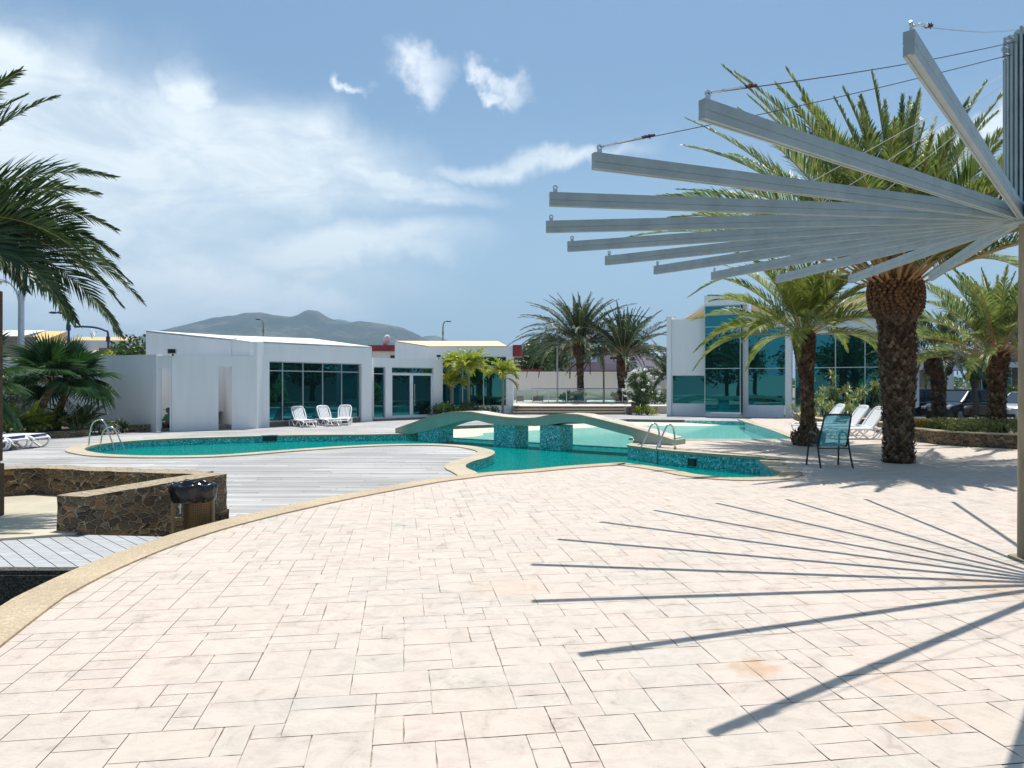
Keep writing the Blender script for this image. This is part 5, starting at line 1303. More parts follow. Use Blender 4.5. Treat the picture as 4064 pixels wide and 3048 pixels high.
# variegated spiky shrubs at the right wing
def spiky(label, base, stems, h, rad, seed, m='leafV', L=.42, name='spiky_shrub', n=26):
    R_ = random.Random(seed); t = thing(name, label, 'shrub', base); mb = MB(); ms = MB()
    for i in range(stems):
        a = R_.uniform(0, 6.3); q = sqrt(R_.random())*rad; hh = h*R_.uniform(.25, 1.0)*(1-.3*q/rad); tx, ty = q*cos(a)*1.5, q*sin(a)*.7
        ms.tube([(tx*.7, ty*.7, 0), (tx, ty, hh)], [.022, .014], 5)
        for k in range(n):
            b = R_.uniform(0, 6.3); e = R_.uniform(-.5, 1.45); d = Vector((cos(b)*cos(e), sin(b)*cos(e), sin(e))); l = L*R_.uniform(.7, 1.1); w = d.cross(Vector((0, 0, 1)))
            w = (w.normalized() if w.length > .01 else Vector((1, 0, 0)))*.021; P = Vector((tx, ty, hh)); j = len(mb.v); mid = P+d*l*.55+Vector((0, 0, .02)); tip = P+d*l-Vector((0, 0, .12*l))
            mb.add([tuple(P+w*.5), tuple(P-w*.5), tuple(mid-w), tuple(mid+w), tuple(tip)], [(0, 1, 2, 3), (3, 2, 4)])
    part('foliage', mb, M[m], t); part('stem', ms, M['bark'], t); return t
spiky('tallest variegated spiky shrub, just right of the middle palm trunk before the glass wing', (XD(3258, 31.5), 31.5, .05), 15, 2.35, .55, 81)
spiky('spreading yellow green spiky shrub in the middle of the bed before the glass wing', (XD(3320, 31.2), 31.2, .05), 24, 1.5, .95, 82)
spiky('spiky shrub at the right end of the bed, behind the upright lounger backs', (XD(3415, 31.5), 31.5, .05), 17, 1.7, .75, 83)
spiky('low dense spiky shrub behind the curved stone edge left of the loungers', (XD(3290, 29.6), 29.6, .05), 26, .8, 1.0, 84)
# ornamental grass and low hedge in the right planter
t = thing('ornamental_grass', 'golden ornamental grass tuft in the right stone planter beside the big palm', 'grass tuft', (XD(3705, 21.4), 21.4, .05)); R_ = random.Random(85); mb = MB()
for i in range(1900):
    q = sqrt(R_.random())*.55; a = R_.uniform(0, 6.3); P = Vector((q*cos(a)*1.5, q*sin(a)*.8, 0)); b = R_.uniform(0, 6.3); o = R_.uniform(.1, .55); l = R_.uniform(.45, .9)
    d = Vector((cos(b)*o, sin(b)*o, 1)).normalized(); m1 = P+d*l*.6; tip = m1+Vector((cos(b)*.22, sin(b)*.22, .02*l)); w = Vector((-sin(b), cos(b), 0))*.011
    mb.add([tuple(P+w), tuple(P-w), tuple(m1-w), tuple(m1+w), tuple(tip)], [(0, 1, 2, 3), (3, 2, 4)])
part('blades', mb, M['grassY'], t)
t = thing('low_hedge', 'clipped low hedge with yellow green leaves along the right stone planter', 'hedge', (XD(3900, 20.0), 20.0, .1)); mb = MB()
R_ = random.Random(86)
for i in range(150):
    x = R_.uniform(-.95, 2.6); y = R_.uniform(-.75, .9)-x*.16; leaves(mb, 60, (x, y, .36+R_.uniform(-.02, .05)), (.26, .26, .22), .065, 5000+i)
part('foliage', mb, M['leafhedge'] if 'leafhedge' in M else m_leaf('hedge_leaf', (.11, .15, .03), (.44, .44, .14), .28), t)
mb = MB(); 
for i in range(30): x = R_.uniform(-1.2, 2.4); y = R_.uniform(-.6, .7)-x*.16; mb.tube([(x, y, 0), (x+.05, y, .3)], [.012, .008], 4)
part('stem', mb, M['bark'], t)
for lab, px, D, z, ht, ra, sd in (('round green bush beside the teal framed window at the right edge', 4030, 43, -.45, 1.0, (1.3, 1.0, 1.15), 87), ('dark leafy bush behind the white lamp post at the far left', 60, 30.0, -.15, 1.0, (2.0, 1, 1.3), 88)):
    bush('shrub', lab, (XD(px, D), D, z), ra, 40, 60, .16, M['leafG'], sd, cr=.45)
# small plants by the left ladder and the corner wall
spiky('small grey green spiky plant beside the short stone wall, left of the seated person', (XD(462, 26.2), 26.2, -.15), 4, .35, .25, 91, m='leafD', L=.4, name='spiky_plant')
spiky('small yellowish spiky plant beside the end of the low stone bed', (XD(405, 25.6), 25.6, -.15), 5, .3, .35, 92, m='grassY', L=.35, name='spiky_plant')
# trees beyond the buildings
tg = 'trees beyond the far wall'
leaf_tree('dark broad tree just right of the white pavilion, nearest its red beam', (XD(2090, 72), 72, -.2), 6.0, (3.2, 2.6, 2.3), 60, 75, .34, M['leafG'], 101, cr=.8, group=tg)
leaf_tree('taller rounded dark tree left of the first flagpole', (XD(2165, 76), 76, -.2), 7.0, (2.6, 2.6, 2.2), 60, 75, .34, M['leafG'], 102, cr=.8, group=tg)
leaf_tree('dark tree showing between the taller far palm and the red parapet', (XD(2255, 95), 95, -.2), 7.6, (4.5, 2.8, 2.0), 60, 75, .4, M['leafG'], 103, cr=.9, group=tg)
leaf_tree('low tree behind the pink house beside the smaller far palm', (XD(2600, 92), 92, -.2), 7.0, (4.0, 2.8, 2.6), 60, 75, .4, M['leafG'], 106, cr=.9, group=tg)
leaf_tree('leafy plumeria tree above the wall, left of the tall white roof', (XD(536, 36.0), 36.0, -.2), 4.25, (1.45, 1.2, 1.15), 40, 42, .24, M['leafG'], 104, cr=.45)
leaf_tree('sparse yellow leaved shrub tree beside the blue lamp post above the white wall', (XD(425, 33.0), 33.0, -.2), 3.35, (.55, .5, .9), 9, 30, .22, M['leafY'], 105, cr=.26)
leaf_tree('small bright green tree hanging in front of the brown house at the right', (XD(3868, 40.0), 40.0, -.45), 3.9, (.7, .7, 1.0), 18, 50, .24, M['leafG'], 107, cr=.4)
for lab, px, D, z, L_, sd in (('wide leafed palm bush behind the white wall right of the pavilion', 2095, 63, .2, 2.4, 111), ('palm bush peeping over the white wall right of the taller far palm', 2335, 63, .6, 1.7, 112), ('palm bush peeping over the white wall left of the smaller far palm', 2425, 63, .6, 2.0, 113), ('yellowish palm bush over the white wall left of the first flagpole', 2182, 63, .6, 2.0, 114), ('palm bush over the white wall right of the smaller far palm', 2512, 63, .3, 1.9, 115)):
    feather_clump('palm_bush', lab, (XD(px, D), D, z), 26, L_, .5, .10, 16, M['leafY' if sd == 114 else 'leafD'], sd, cat='palm bush', el=(88, 15), droop=(.4, 1.2))
# low drooping crown right of the smaller far palm
feather_clump('palm_bush', 'large arching palm top between the smaller far palm and the glass fronted house', (XD(2660, 56), 56, 2.0), 34, 3.6, .55, .09, 30, M['leafD'], 116, cat='palm bush', el=(75, 0), droop=(.6, 1.4))
# far tree line
mb = MB(); R_ = random.Random(120)
for i in range(520):
    a = radians(R_.uniform(-42, 40)); d = R_.uniform(330, 430); h = R_.uniform(3, 7.5); leaves(mb, 16, (d*sin(a), d*cos(a), h*.5-.5), (5, 4, h*.6), 2.6, 7000+i)
o = struct('tree_line', mb, M['leafG'], kind='stuff'); o['label'] = 'far band of low trees along the horizon'; o['category'] = 'trees'
# ------------------------------------------------------------------ pergola of radiating slats
HX0, HY0, HZ = 4.665, 6.714, EYE+1.479
t = thing('slat_pergola', 'grey steel pergola of slats radiating from a post like a giant fan', 'pergola', (HX0, HY0, 0))
mb = MB(); mb.lathe([(0, .19), (.012, .19), (.014, .118), (HZ-.02, .105)], 28, (HX0+.085, HY0)); part('post', mb, M['concpole'], t, world=True, smooth=False, label='tan concrete post')
mb = MB(); mb.lathe([(HZ-.02, .15), (HZ+.0, .15), (HZ+.0, .15), (HZ+.16, .15)], 24, (HX0, HY0)); part('hub', mb, M['greysteel'], t, world=True)
MT = ZD(118, HY0)
mb = MB(); mb.box((HX0, HY0, (HZ+.16+MT)/2), (.10, .10, MT-HZ-.16)); part('mast', mb, M['greysteel'], t, world=True)
Lb, ph, dp, tz, HB_, TB = 4.371, 4.006, .253, .033, .116, .05
for k in range(-1, 13):
    a = ph-dp*k; ux, uy = cos(a), sin(a)
    A = Vector((HX0+ux*.10, HY0+uy*.10, HZ)); B = Vector((HX0+ux*Lb, HY0+uy*Lb, HZ+tz)); n_ = Vector((-uy, ux, 0))
    mb = MB(); w = TB/2; g = .010
    # box profile with a shallow groove along each side and the underside
    sec = [(-w, 0), (-w+.014, 0), (-w+.016, .006), (w-.016, .006), (w-.014, 0), (w, 0), (w, HB_*.40), (w-.004, HB_*.42), (w-.004, HB_*.45), (w, HB_*.47), (w, HB_), (-w, HB_), (-w, HB_*.47), (-w+.004, HB_*.45), (-w+.004, HB_*.42), (-w, HB_*.40)]
    vs = [tuple(A+n_*x+Vector((0, 0, z))) for x, z in sec]+[tuple(B+n_*x+Vector((0, 0, z))) for x, z in sec]; N_ = len(sec)
    mb.add(vs, [(i, (i+1) % N_, (i+1) % N_+N_, i+N_) for i in range(N_)]+[tuple(range(N_-1, -1, -1)), tuple(range(N_, 2*N_))])
    sl = part('slat', mb, M['greysteel'], t, world=True)
    # eye plate on the tip
    e = Vector((HX0+ux*(Lb-.05), HY0+uy*(Lb-.05), HZ+tz+HB_)); mb = MB(); R_o, R_i = .022, .010; vs = []; nn = 14
    for s in (-.005, .005):
        for rr_ in (R_o, R_i):
            for q in range(nn): an = 2*pi*q/nn; vs.append(tuple(e+n_*s+Vector((ux, uy, 0))*rr_*cos(an)+Vector((0, 0, .042+rr_*sin(an)))))
    fs = []
    for q in range(nn):
        q2 = (q+1) % nn; fs += [(q, q2, nn+q2, nn+q), (2*nn+q, 3*nn+q, 3*nn+q2, 2*nn+q2), (q, 2*nn+q, 2*nn+q2, q2), (nn+q, nn+q2, 3*nn+q2, 3*nn+q)]
    mb.add(vs, fs); mb.box(tuple(e+Vector((0, 0, .01))), (.036, .01, .03), a); part('eye_plate', mb, M['alu'], sl, world=True)
    # fin of the mast above the hub
    f0 = .06; f1 = .155; ft = MT-.02-.055*abs((k+1) % 7-1)
    mb = MB(); c = (HX0+ux*(f0+f1)/2, HY0+uy*(f0+f1)/2, (HZ+.16+ft)/2); mb.box(c, (f1-f0, .022, ft-HZ-.16), a); part('mast_fin', mb, M['greysteel'], t, world=True)
    if k < 10:
        # cable with turnbuckle from the tip to the mast
        s0 = e+Vector((0, 0, .045)); s1 = Vector((HX0+ux*.15, HY0+uy*.15, MT-.05-.10*max(k, 0) if k < 6 else MT-.36-.07*(k-7))); D_ = (s1-s0).normalized()
        if k in (3, 4, 5): s0 = s0+D_*.0
        if k <= 2 or k in (7, 8, 9):
            mb = MB()
            mid = [s0+(s1-s0)*q/6-Vector((0, 0, .03*sin(pi*q/6))) for q in range(7)]
            mb.tube([tuple(p) for p in mid], .0035, 5); part('cable', mb, M['alu' if k < 1 else 'darkrope'] if 'darkrope' in M else M['black' if k in (1, 2) else 'alu'], t, world=True)
        if k <= 2:
            mb = MB(); p0 = s0+D_*.03; mb.tube([tuple(p0), tuple(p0+D_*.10)], .007, 6)
            for sgn in (-1, 1): mb.tube([tuple(p0+D_*.10+n_*.012*sgn), tuple(p0+D_*.26+n_*.012*sgn)], .005, 5)
            mb.tube([tuple(p0+D_*.26), tuple(p0+D_*.34)], .007, 6); mb.tube([tuple(p0+D_*.10-n_*.016), tuple(p0+D_*.10+n_*.016)], .008, 6); mb.tube([tuple(p0+D_*.26-n_*.016), tuple(p0+D_*.26+n_*.016)], .008, 6)
            part('turnbuckle', mb, M['steel'], t, world=True)
            mb = MB(); leaves(mb, 14, tuple(p0+D_*.38), (.022, .012, .016), .028, 300+k, asp=.5); mb.tube([tuple(p0+D_*.33), tuple(p0+D_*.44)], [.012, .008], 6); part('rope_knot', mb, plain('maroon_rope', (.07, .012, .02), .8), t, world=True)
for j, (dx, dz) in enumerate(((-.20, -.14), (-.22, -.20), (-.21, -.26), (-.17, -.10))):
    mb = MB(); nn = 14; c = Vector((HX0+dx*.9, HY0-.06, MT+dz)); mb.tube([tuple(c+Vector((.024*cos(2*pi*q/nn), .003*q, .024*sin(2*pi*q/nn)))) for q in range(nn+1)], .006, 5); part('shackle', mb, M['steel'], t, world=True)
for k, (tx, ty) in enumerate(((3300, 560), (3230, 640), (3560, 600))):
    pass

# ------------------------------------------------------------------ blue sling chair
fx, fy = G(3241, 1853); 
t = thing('patio_chair', 'dark framed patio chair with teal blue mesh sling, seen from behind near the pool corner', 'chair', (6.17, 14.2, 0), 0)
W_ = .27; R_ = .019
def ctube(pts, r=R_, n=8): mb = MB(); mb.tube(smooth3(pts), r, n); return mb
def smooth3(pts, k=5):
    P = [Vector(p) for p in pts]; out = []
    for i in range(len(P)-1):
        a, b, c, d = P[max(i-1, 0)], P[i], P[i+1], P[min(i+2, len(P)-1)]
        for q in range(k):
            u = q/k; out.append(tuple(.5*((2*b)+(-a+c)*u+(2*a-5*b+4*c-d)*u*u+(-a+3*b-3*c+d)*u**3)))
    out.append(tuple(P[-1])); return out
for s in (-1, 1):
    x = s*(W_+.03); xb = s*(W_+.0)
    part('leg', ctube([(x-.03 if s < 0 else x, .33, 0), (x*1.0, .31, .35), (x, .27, .60), (x, .20, .655), (x, .05, .655), (x, -.06, .61), (x, -.12, .47)]), M['black'], t, smooth=True)
    part('leg', ctube([(x*1.02, -.29, 0), (x, -.19, .25), (x, -.10, .50)]), M['black'], t, smooth=True)
mb = MB()
for s in (-1, 1): mb.tube(smooth3([(s*W_, .30, .42), (s*W_, .0, .40), (s*W_, -.10, .43), (s*W_, -.17, .60), (s*(W_-.02), -.34, 1.02)]), .017, 8)
mb.tube([(-W_+.02, -.34, 1.02), (W_-.02, -.34, 1.02)], .019, 8); mb.tube([(-W_, .30, .42), (W_, .30, .42)], .017, 8); mb.tube([(-W_-.02, -.155, .37), (W_+.02, -.155, .37)], .012, 8)
part('frame', mb, M['black'], t, smooth=True)
m, N = mat('teal_sling'); tcn = N.n('ShaderNodeTexCoord'); wv = N.n('ShaderNodeTexNoise', {'Vector': N.n('ShaderNodeMapping', {0: (tcn, 3), 3: (18, 1, 30)}), 'Scale': 3.0, 'Detail': 5.0})
cc = N.ramp(wv, [(.3, (.03, .22, .29)), (.7, (.09, .42, .50))])
df = N.n('ShaderNodeBsdfPrincipled', {'Base Color': cc, 'Roughness': .7}); tl = N.n('ShaderNodeBsdfTranslucent', {0: (.14, .62, .72, 1)}); tp_ = N.n('ShaderNodeBsdfTransparent', {0: (.5, .85, .9, 1)})
a1 = N.n('ShaderNodeMixShader', {0: .62, 1: df, 2: tl}); finish(N, N.n('ShaderNodeMixShader', {0: .30, 1: a1, 2: tp_})); M['sling'] = m
def sling(pts, w):
    mb = MB(); n = len(pts); vs = []
    for (y, z) in pts:
        for q in range(7): x = -w+2*w*q/6; vs.append((x, y, z-.012*(1-(x/w)**2)))
    return mb.add(vs, [(i*7+q, i*7+q+1, (i+1)*7+q+1, (i+1)*7+q) for i in range(n-1) for q in range(6)])
part('seat', sling([(.30, .425), (.15, .41), (0, .405), (-.09, .425)], W_-.005), M['sling'], t)
part('backrest', sling([(-.10, .43), (-.13, .50), (-.17, .60), (-.255, .81), (-.335, 1.01)], W_-.012), M['sling'], t)
t.location = (6.155, 14.23, 0); t.scale = (1.0, 1.0, 1.0)

# ------------------------------------------------------------------ white loungers
def make_lounger(back=52, cushion=False):
    t = thing('sun_lounger', '', 'sun lounger', (0, 0, 0)); W2 = .33; zs = .33
    mb = MB()
    for s in (-1, 1): mb.tube(smooth3([(s*W2, -.95, zs-.03), (s*W2, -.5, zs), (s*W2, .1, zs+.01), (s*W2, .7, zs), (s*W2, .92, zs-.03), (s*W2, 1.0, zs-.12)]), .032, 8)
    mb.tube([(-W2, .96, zs-.06), (W2, .96, zs-.06)], .03, 8); mb.tube([(-W2, -.93, zs-.03), (W2, -.93, zs-.03)], .03, 8)
    part('frame', mb, M['plastic'], t, smooth=True)
    for s in (-1, 1):
        for pts in ([(s*W2, .97, .22), (s*(W2+.01), .93, .10), (s*(W2+.01), .80, .02), (s*(W2+.01), .70, .02), (s*W2, .45, .20), (s*W2, .25, zs)], [(s*W2, -.55, zs), (s*(W2+.01), -.38, .18), (s*(W2+.01), -.18, .02), (s*(W2+.01), -.08, .02), (s*W2, .12, .18), (s*W2, .3, zs)]):
            mb = MB(); mb.tube(smooth3(pts), .026, 7); part('leg', mb, M['plastic'], t, smooth=True)
        mb = MB(); mb.tube(smooth3([(s*W2, -.9, zs-.02), (s*W2, -.88, .12), (s*W2, -.8, .02)]), .026, 7); part('leg', mb, M['plastic'], t, smooth=True)
    mb = MB()
    for k in range(11): y = -.18+k*.103; mb.box((0, y, zs+.035), (2*W2-.02, .088, .02))
    mb.box((0, .34, zs+.018), (.06, 1.15, .014)); part('seat', mb, M['plastic'], t, bevel=.006)
    b = radians(back); Mx = Matrix.Translation((0, -.24, zs+.02)) @ Matrix.Rotation(pi-b, 4, 'X') if False else Matrix.Translation((0, -.25, zs+.02)) @ Matrix.Rotation(-b, 4, 'X')
    mb = MB()
    for k in range(7): x = (k-3)*.072; mb.box((x, -.40, .03), (.05, .62, .018), 0, Mx)
    # rounded rim
    rim = [(-W2+.02, -.02), (-W2+.0, -.5), (-W2+.05, -.74), (-.15, -.80), (.15, -.80), (W2-.05, -.74), (W2, -.5), (W2-.02, -.02)]
    rp = smooth3([(x, y, .03) for x, y in rim]); mb.tube(rp, .036, 7, M=Mx); mb.tube([(-W2+.03, -.05, .03), (W2-.03, -.05, .03)], .032, 6, M=Mx); mb.box((0, -.765, .03), (.40, .05, .03), 0, Mx)
    part('backrest', mb, M['plastic'], t, smooth=False)
    if cushion:
        mb = MB(); mb.box((0, .55, zs+.02), (2*W2-.06, .75, .045)); part('blue_sling', mb, M['bluefabric'], t)
    return t
L0 = make_lounger(54); L0['label'] = 'white plastic lounger with raised slatted back, leftmost of the three by the dark glass front'
L0.scale = (.82, .80, .80); L0.location = (-8.95, 30.55, Z_DECK); L0.rotation_euler = (0, 0, atan2(-.80, .60)-pi/2); L0['group'] = 'white loungers by the pool house glass'
Lz = [L0]
def put(o, x, y, z, dirv, label, group):
    o.location = (x, y, z); o.rotation_euler = (0, 0, atan2(dirv[1], dirv[0])-pi/2); o['label'] = label; o['group'] = group
put(L0, -8.62, 30.25, Z_DECK, (.62, -.78), L0['label'], L0['group'])
for x, y, d, lab in ((-7.78, 31.0, (.60, -.80), 'white plastic lounger with raised back, middle one of three by the dark glass front'), (-7.26, 31.75, (.10, -1), 'white plastic lounger facing the pool squarely, by the right end of the dark glass')):
    put(copy_tree(L0), x, y, Z_DECK, d, lab, L0['group'])
gR = 'white loungers behind the big palm'
for x, y, d, lab in ((10.15, 21.45, (-1, -.10), 'nearest white lounger behind the big palm trunk, its raised back half hidden by the trunk'), (10.35, 22.9, (-1, -.06), 'middle white lounger behind the blue chair, raised back just left of the big palm trunk'), (10.25, 24.3, (-1, -.04), 'farthest of the white loungers behind the blue chair, its raised back leftmost')):
    c_ = copy_tree(L0); put(c_, x, y, 0, d, lab, gR); c_.scale = (.9, .92, .9)
L1 = make_lounger(4, True); gL = 'white loungers at the left edge'
put(L1, -13.95, 20.3, Z_DECK, (1, -.02), 'white lounger with navy sling, farthest of the row entering from the left edge', gL)
for x, y, lab in ((-14.05, 19.55, 'white lounger with navy sling, middle one of the row entering from the left edge'), (-14.1, 18.8, 'white lounger with navy sling, nearest of the row entering from the left edge')):
    put(copy_tree(L1), x, y, Z_DECK, (1, -.02), lab, gL)

# ------------------------------------------------------------------ pool ladders
def ladder(label, rails, zw, steps):
    t = thing('pool_ladder', label, 'pool ladder', (rails[0][0][0], rails[0][0][1], rails[0][0][2]))
    for pts in rails:
        mb = MB(); mb.tube(smooth3(pts, 6), .021, 8); mb.lathe([(pts[0][2]-.01, .045), (pts[0][2]+.02, .045), (pts[0][2]+.03, .025)], 10, (pts[0][0], pts[0][1])); part('rail', mb, M['steel'], t, world=True, smooth=True)
    for z in steps:
        a, b = [Vector(r[-1]) for r in rails]; a.z = b.z = z; mb = MB(); mb.tube([tuple(a), tuple(b)], .018, 6); part('rung', mb, M['steel'], t, world=True)
    return t
ladder('steel pool ladder rails at the far left end of the lagoon', [
    [(-11.92, 20.72, Z_DECK), (-11.88, 20.72, .25), (-11.80, 20.72, .50), (-11.62, 20.72, .60), (-11.46, 20.72, .50), (-11.33, 20.72, .15), (-11.20, 20.72, -.30), (-11.20, 20.72, -1.1)],
    [(-11.94, 21.35, Z_DECK), (-11.90, 21.35, .10), (-11.84, 21.35, .26), (-11.68, 21.35, .36), (-11.52, 21.35, .27), (-11.40, 21.35, .02), (-11.27, 21.35, -.32), (-11.27, 21.35, -1.1)]], Z_WATER, [-.62])
def lr(dx, dy, bx, by):
    nx, ny = -.9, -.43
    f = lambda q: (bx+nx*q, by+ny*q)
    return [(*f(0), .01), (*f(.02), .35), (*f(.08), .54), (*f(.17), .60), (*f(.27), .54), (*f(.42), .28), (*f(.55), .06), (*f(.57), -.10), (*f(.57), -.9)]
ladder('steel pool ladder beside the right foot of the bridge', [lr(0, 0, 3.75, 18.67), lr(0, 0, 4.03, 18.18)], Z_WATER, [-.36, -.66])

# ------------------------------------------------------------------ stone walls and planters at the left
ZW = EYE-1.23
def stonewall(name, label, line, w, z0, z1, cat='wall', top=None):
    t = thing(name, label, cat, (line[0][0], line[0][1], z0)); A = line; B = offset(line, w); mb = MB(); n = len(A)
    ring = A+B[::-1]
    ar = sum(ring[i][0]*ring[(i+1) % len(ring)][1]-ring[(i+1) % len(ring)][0]*ring[i][1] for i in range(len(ring)))
    if ar < 0: ring = ring[::-1]
    # rough faces: subdivided and pushed about
    z = z0
    vs = []; fs = []; R_ = random.Random(len(label)); nz_ = max(2, int((z1-z0)/.12)); per = []
    for i in range(len(ring)):
        a, b = ring[i], ring[(i+1) % len(ring)]; L = hypot(b[0]-a[0], b[1]-a[1]); k = max(1, int(L/.16))
        for q in range(k): per.append((a[0]+(b[0]-a[0])*q/k, a[1]+(b[1]-a[1])*q/k))
    m_ = len(per)
    for j in range(nz_+1):
        for p in per: vs.append((p[0]+R_.uniform(-.012, .012), p[1]+R_.uniform(-.012, .012), z0+(z1-z0)*j/nz_+(R_.uniform(-.012, .012) if 0 < j < nz_ else R_.uniform(-.004, .006)*(j > 0))))
    for j in range(nz_):
        for i in range(m_): fs.append((j*m_+i, j*m_+(i+1) % m_, (j+1)*m_+(i+1) % m_, (j+1)*m_+i))
    fs.append(tuple(range(nz_*m_, nz_*m_+m_)))
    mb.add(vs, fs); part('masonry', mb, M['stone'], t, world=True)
    return t
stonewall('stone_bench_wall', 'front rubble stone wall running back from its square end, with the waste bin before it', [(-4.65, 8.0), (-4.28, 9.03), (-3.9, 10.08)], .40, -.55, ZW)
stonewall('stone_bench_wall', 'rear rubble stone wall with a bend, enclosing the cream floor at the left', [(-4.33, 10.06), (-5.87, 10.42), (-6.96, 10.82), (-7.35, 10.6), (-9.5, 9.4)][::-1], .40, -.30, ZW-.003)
bedl = [(-19.5, 21.5), (XD(18, 22.5), 22.5), (XD(200, 23.6), 23.6), (XD(353, 24.7), 24.7), (XD(356, 25.4), 25.5)]
stonewall('low_bed_wall', 'low dark stone wall edging the bed of fan palms', bedl, .3, -.2, .02+.03)
mb = MB(); sheet(mb, [(-22, 22.4), (XD(18, 22.5), 22.75), (XD(200, 23.9), 23.9), (XD(340, 24.95), 24.95), (XD(350, 28.8), 28.8), (-22, 33)], [], .0); struct('soil_bed', mb, M['soil'])
stonewall('short_stone_wall', 'short brown stone wall against the white wall, left of the seated person', [(XD(478, 26.7), 26.7), (XD(577, 26.7), 26.75)], .45, -.2, ZD(1686, 26.7))
# rusty post at the left edge
px_, py_ = XD(20, 8.96), 8.96
t = thing('square_post', 'rusty brown square post standing on the cream floor at the left edge', 'post', (px_-.26, py_, -.02))
mb = MB(); mb.box((-.0, 0, (1835-1152)/FPX*8.96/2+.67), (.28, .28, (1835-1152)/FPX*8.96)); part('shaft', mb, M['rustpost'], t, bevel=.01)
mb = MB(); mb.box((0.012, -.012, .322), (.30, .30, .644)); part('base', mb, M['rustpost'], t, bevel=.012)
mb = MB(); mb.box((-.01, 0, .658), (.25, .25, .03)); part('joint_collar', mb, M['black'], t)

# ------------------------------------------------------------------ waste bin with black bag
bxn, byn = -3.80, 8.78
t = thing('waste_bin', 'bronze perforated waste bin lined with a glossy black bag, before the stone wall', 'waste bin', (bxn, byn, -.5), radians(8))
hh = .77
for s in (-1, 1):
    mb = MB(); mb.box((s*.225, -.02, hh/2), (.045 if s < 0 else .03, .05, hh)); part('post', mb, M['bronze'], t, bevel=.006)
mb = MB(); mb.box((-.14, -.02, .50), (.14, .035, .035)); part('pivot_arm', mb, M['bronze'], t, bevel=.004)
mb = MB(); mb.box((-.15, .0, .64), (.012, .02, .17)); mb.lathe([(-.01, .018), (.01, .018)], 12, M=Matrix.Translation((-.15, -.012, .64)) @ Matrix.Rotation(pi/2, 4, 'X')); part('latch', mb, M['alu'], t)
m, N = mat('perforated_bronze'); tcn = N.n('ShaderNodeTexCoord'); mp = N.n('ShaderNodeMapping', {0: (tcn, 2), 3: (1, 1, 1)})
sp_ = N.n('ShaderNodeSeparateXYZ', {0: (tcn, 3)}); an_ = N.m('ARCTAN2', (sp_, 1), 0); N.nt.links.new(sp_.outputs[0], an_.inputs[1])
u_ = N.m('FRACT', N.m('MULTIPLY', an_, 9)); v_ = N.m('FRACT', N.m('MULTIPLY', (sp_, 2), 48))
hole = N.m('MULTIPLY', N.m('LESS_THAN', N.m('ABSOLUTE', N.m('SUBTRACT', u_, .5)), .27), N.m('LESS_THAN', N.m('ABSOLUTE', N.m('SUBTRACT', v_, .5)), .26))
finish(N, N.n('ShaderNodeBsdfPrincipled', {'Base Color': colout(N.mix(hole, (.20, .125, .055, 1), (.02, .015, .01, 1))), 'Roughness': .45, 'Metallic': .45})); M['perf'] = m
mb = MB(); prof_ = [(.20, .155), (.22, .168), (.76, .168)]; mb.lathe(prof_, 28, (.055, .02)); part('drum', mb, M['perf'], t, smooth=False)
mb = MB(); mb.box((.055, .02, .10), (.30, .30, .2)); part('foot', mb, M['black'], t)
mb = MB(); vs = []; fs = []; R_ = random.Random(9); n = 44
levels = [(.395, .228, 1.0), (.42, .245, 1.5), (.47, .255, 2.2), (.53, .262, 2.0), (.585, .25, 1.6), (.612, .235, 1.4), (.60, .215, 1.2), (.54, .20, 1.0), (.44, .19, .6)]
from mathutils import noise as _n
for i, (z, r, w) in enumerate(levels):
    for k in range(n):
        a = 2*pi*k/n; q = _n.noise(Vector((cos(a)*2.6, sin(a)*2.6, z*7)))*.022*w+_n.noise(Vector((cos(a)*7, sin(a)*7, z*5+3)))*.010*w
        z_ = z+.31; dz = _n.noise(Vector((cos(a)*3, sin(a)*3, 9)))*(.03 if 2 <= i <= 7 else .012)
        vs.append(((r+q)*cos(a)*1.02, (r+q)*sin(a)*.86, z_+dz))
for i in range(len(levels)-1):
    for k in range(n): fs.append((i*n+k, i*n+(k+1) % n, (i+1)*n+(k+1) % n, (i+1)*n+k))
mb.add(vs, fs); part('bag', mb, plain('black_bag_plastic', (.012, .013, .018), .16, .0, var=.05, bump=.9, bscale=16), t, smooth=True)
# bin by the far steps
t = thing('waste_bin', 'dark cylindrical waste bin standing in front of the flowering oleander', 'waste bin', (XD(2519, 41.5), 41.5, Z_DECK))
mb = MB(); mb.lathe([(.12, .19), (.14, .20), (.62, .20)], 18); part('drum', mb, M['perf'], t); mb = MB(); mb.lathe([(.60, .215), (.62, .23), (.72, .225), (.74, .19)], 18); part('bag', mb, M['black'], t)
mb = MB(); mb.lathe([(0, .16), (.12, .16)], 14); part('base', mb, M['alu'], t)
t = thing('end_pillar', 'small square stone pillar closing the right end of the wide steps', 'pillar', (XD(2497, 42.2), 42.2, Z_DECK))
mb = MB(); mb.box((0, 0, .22), (.30, .5, .44)); part('shaft', mb, M['plinth'], t, bevel=.01); mb = MB(); mb.box((0, 0, .455), (.34, .54, .03)); part('cap', mb, M['coping'], t)

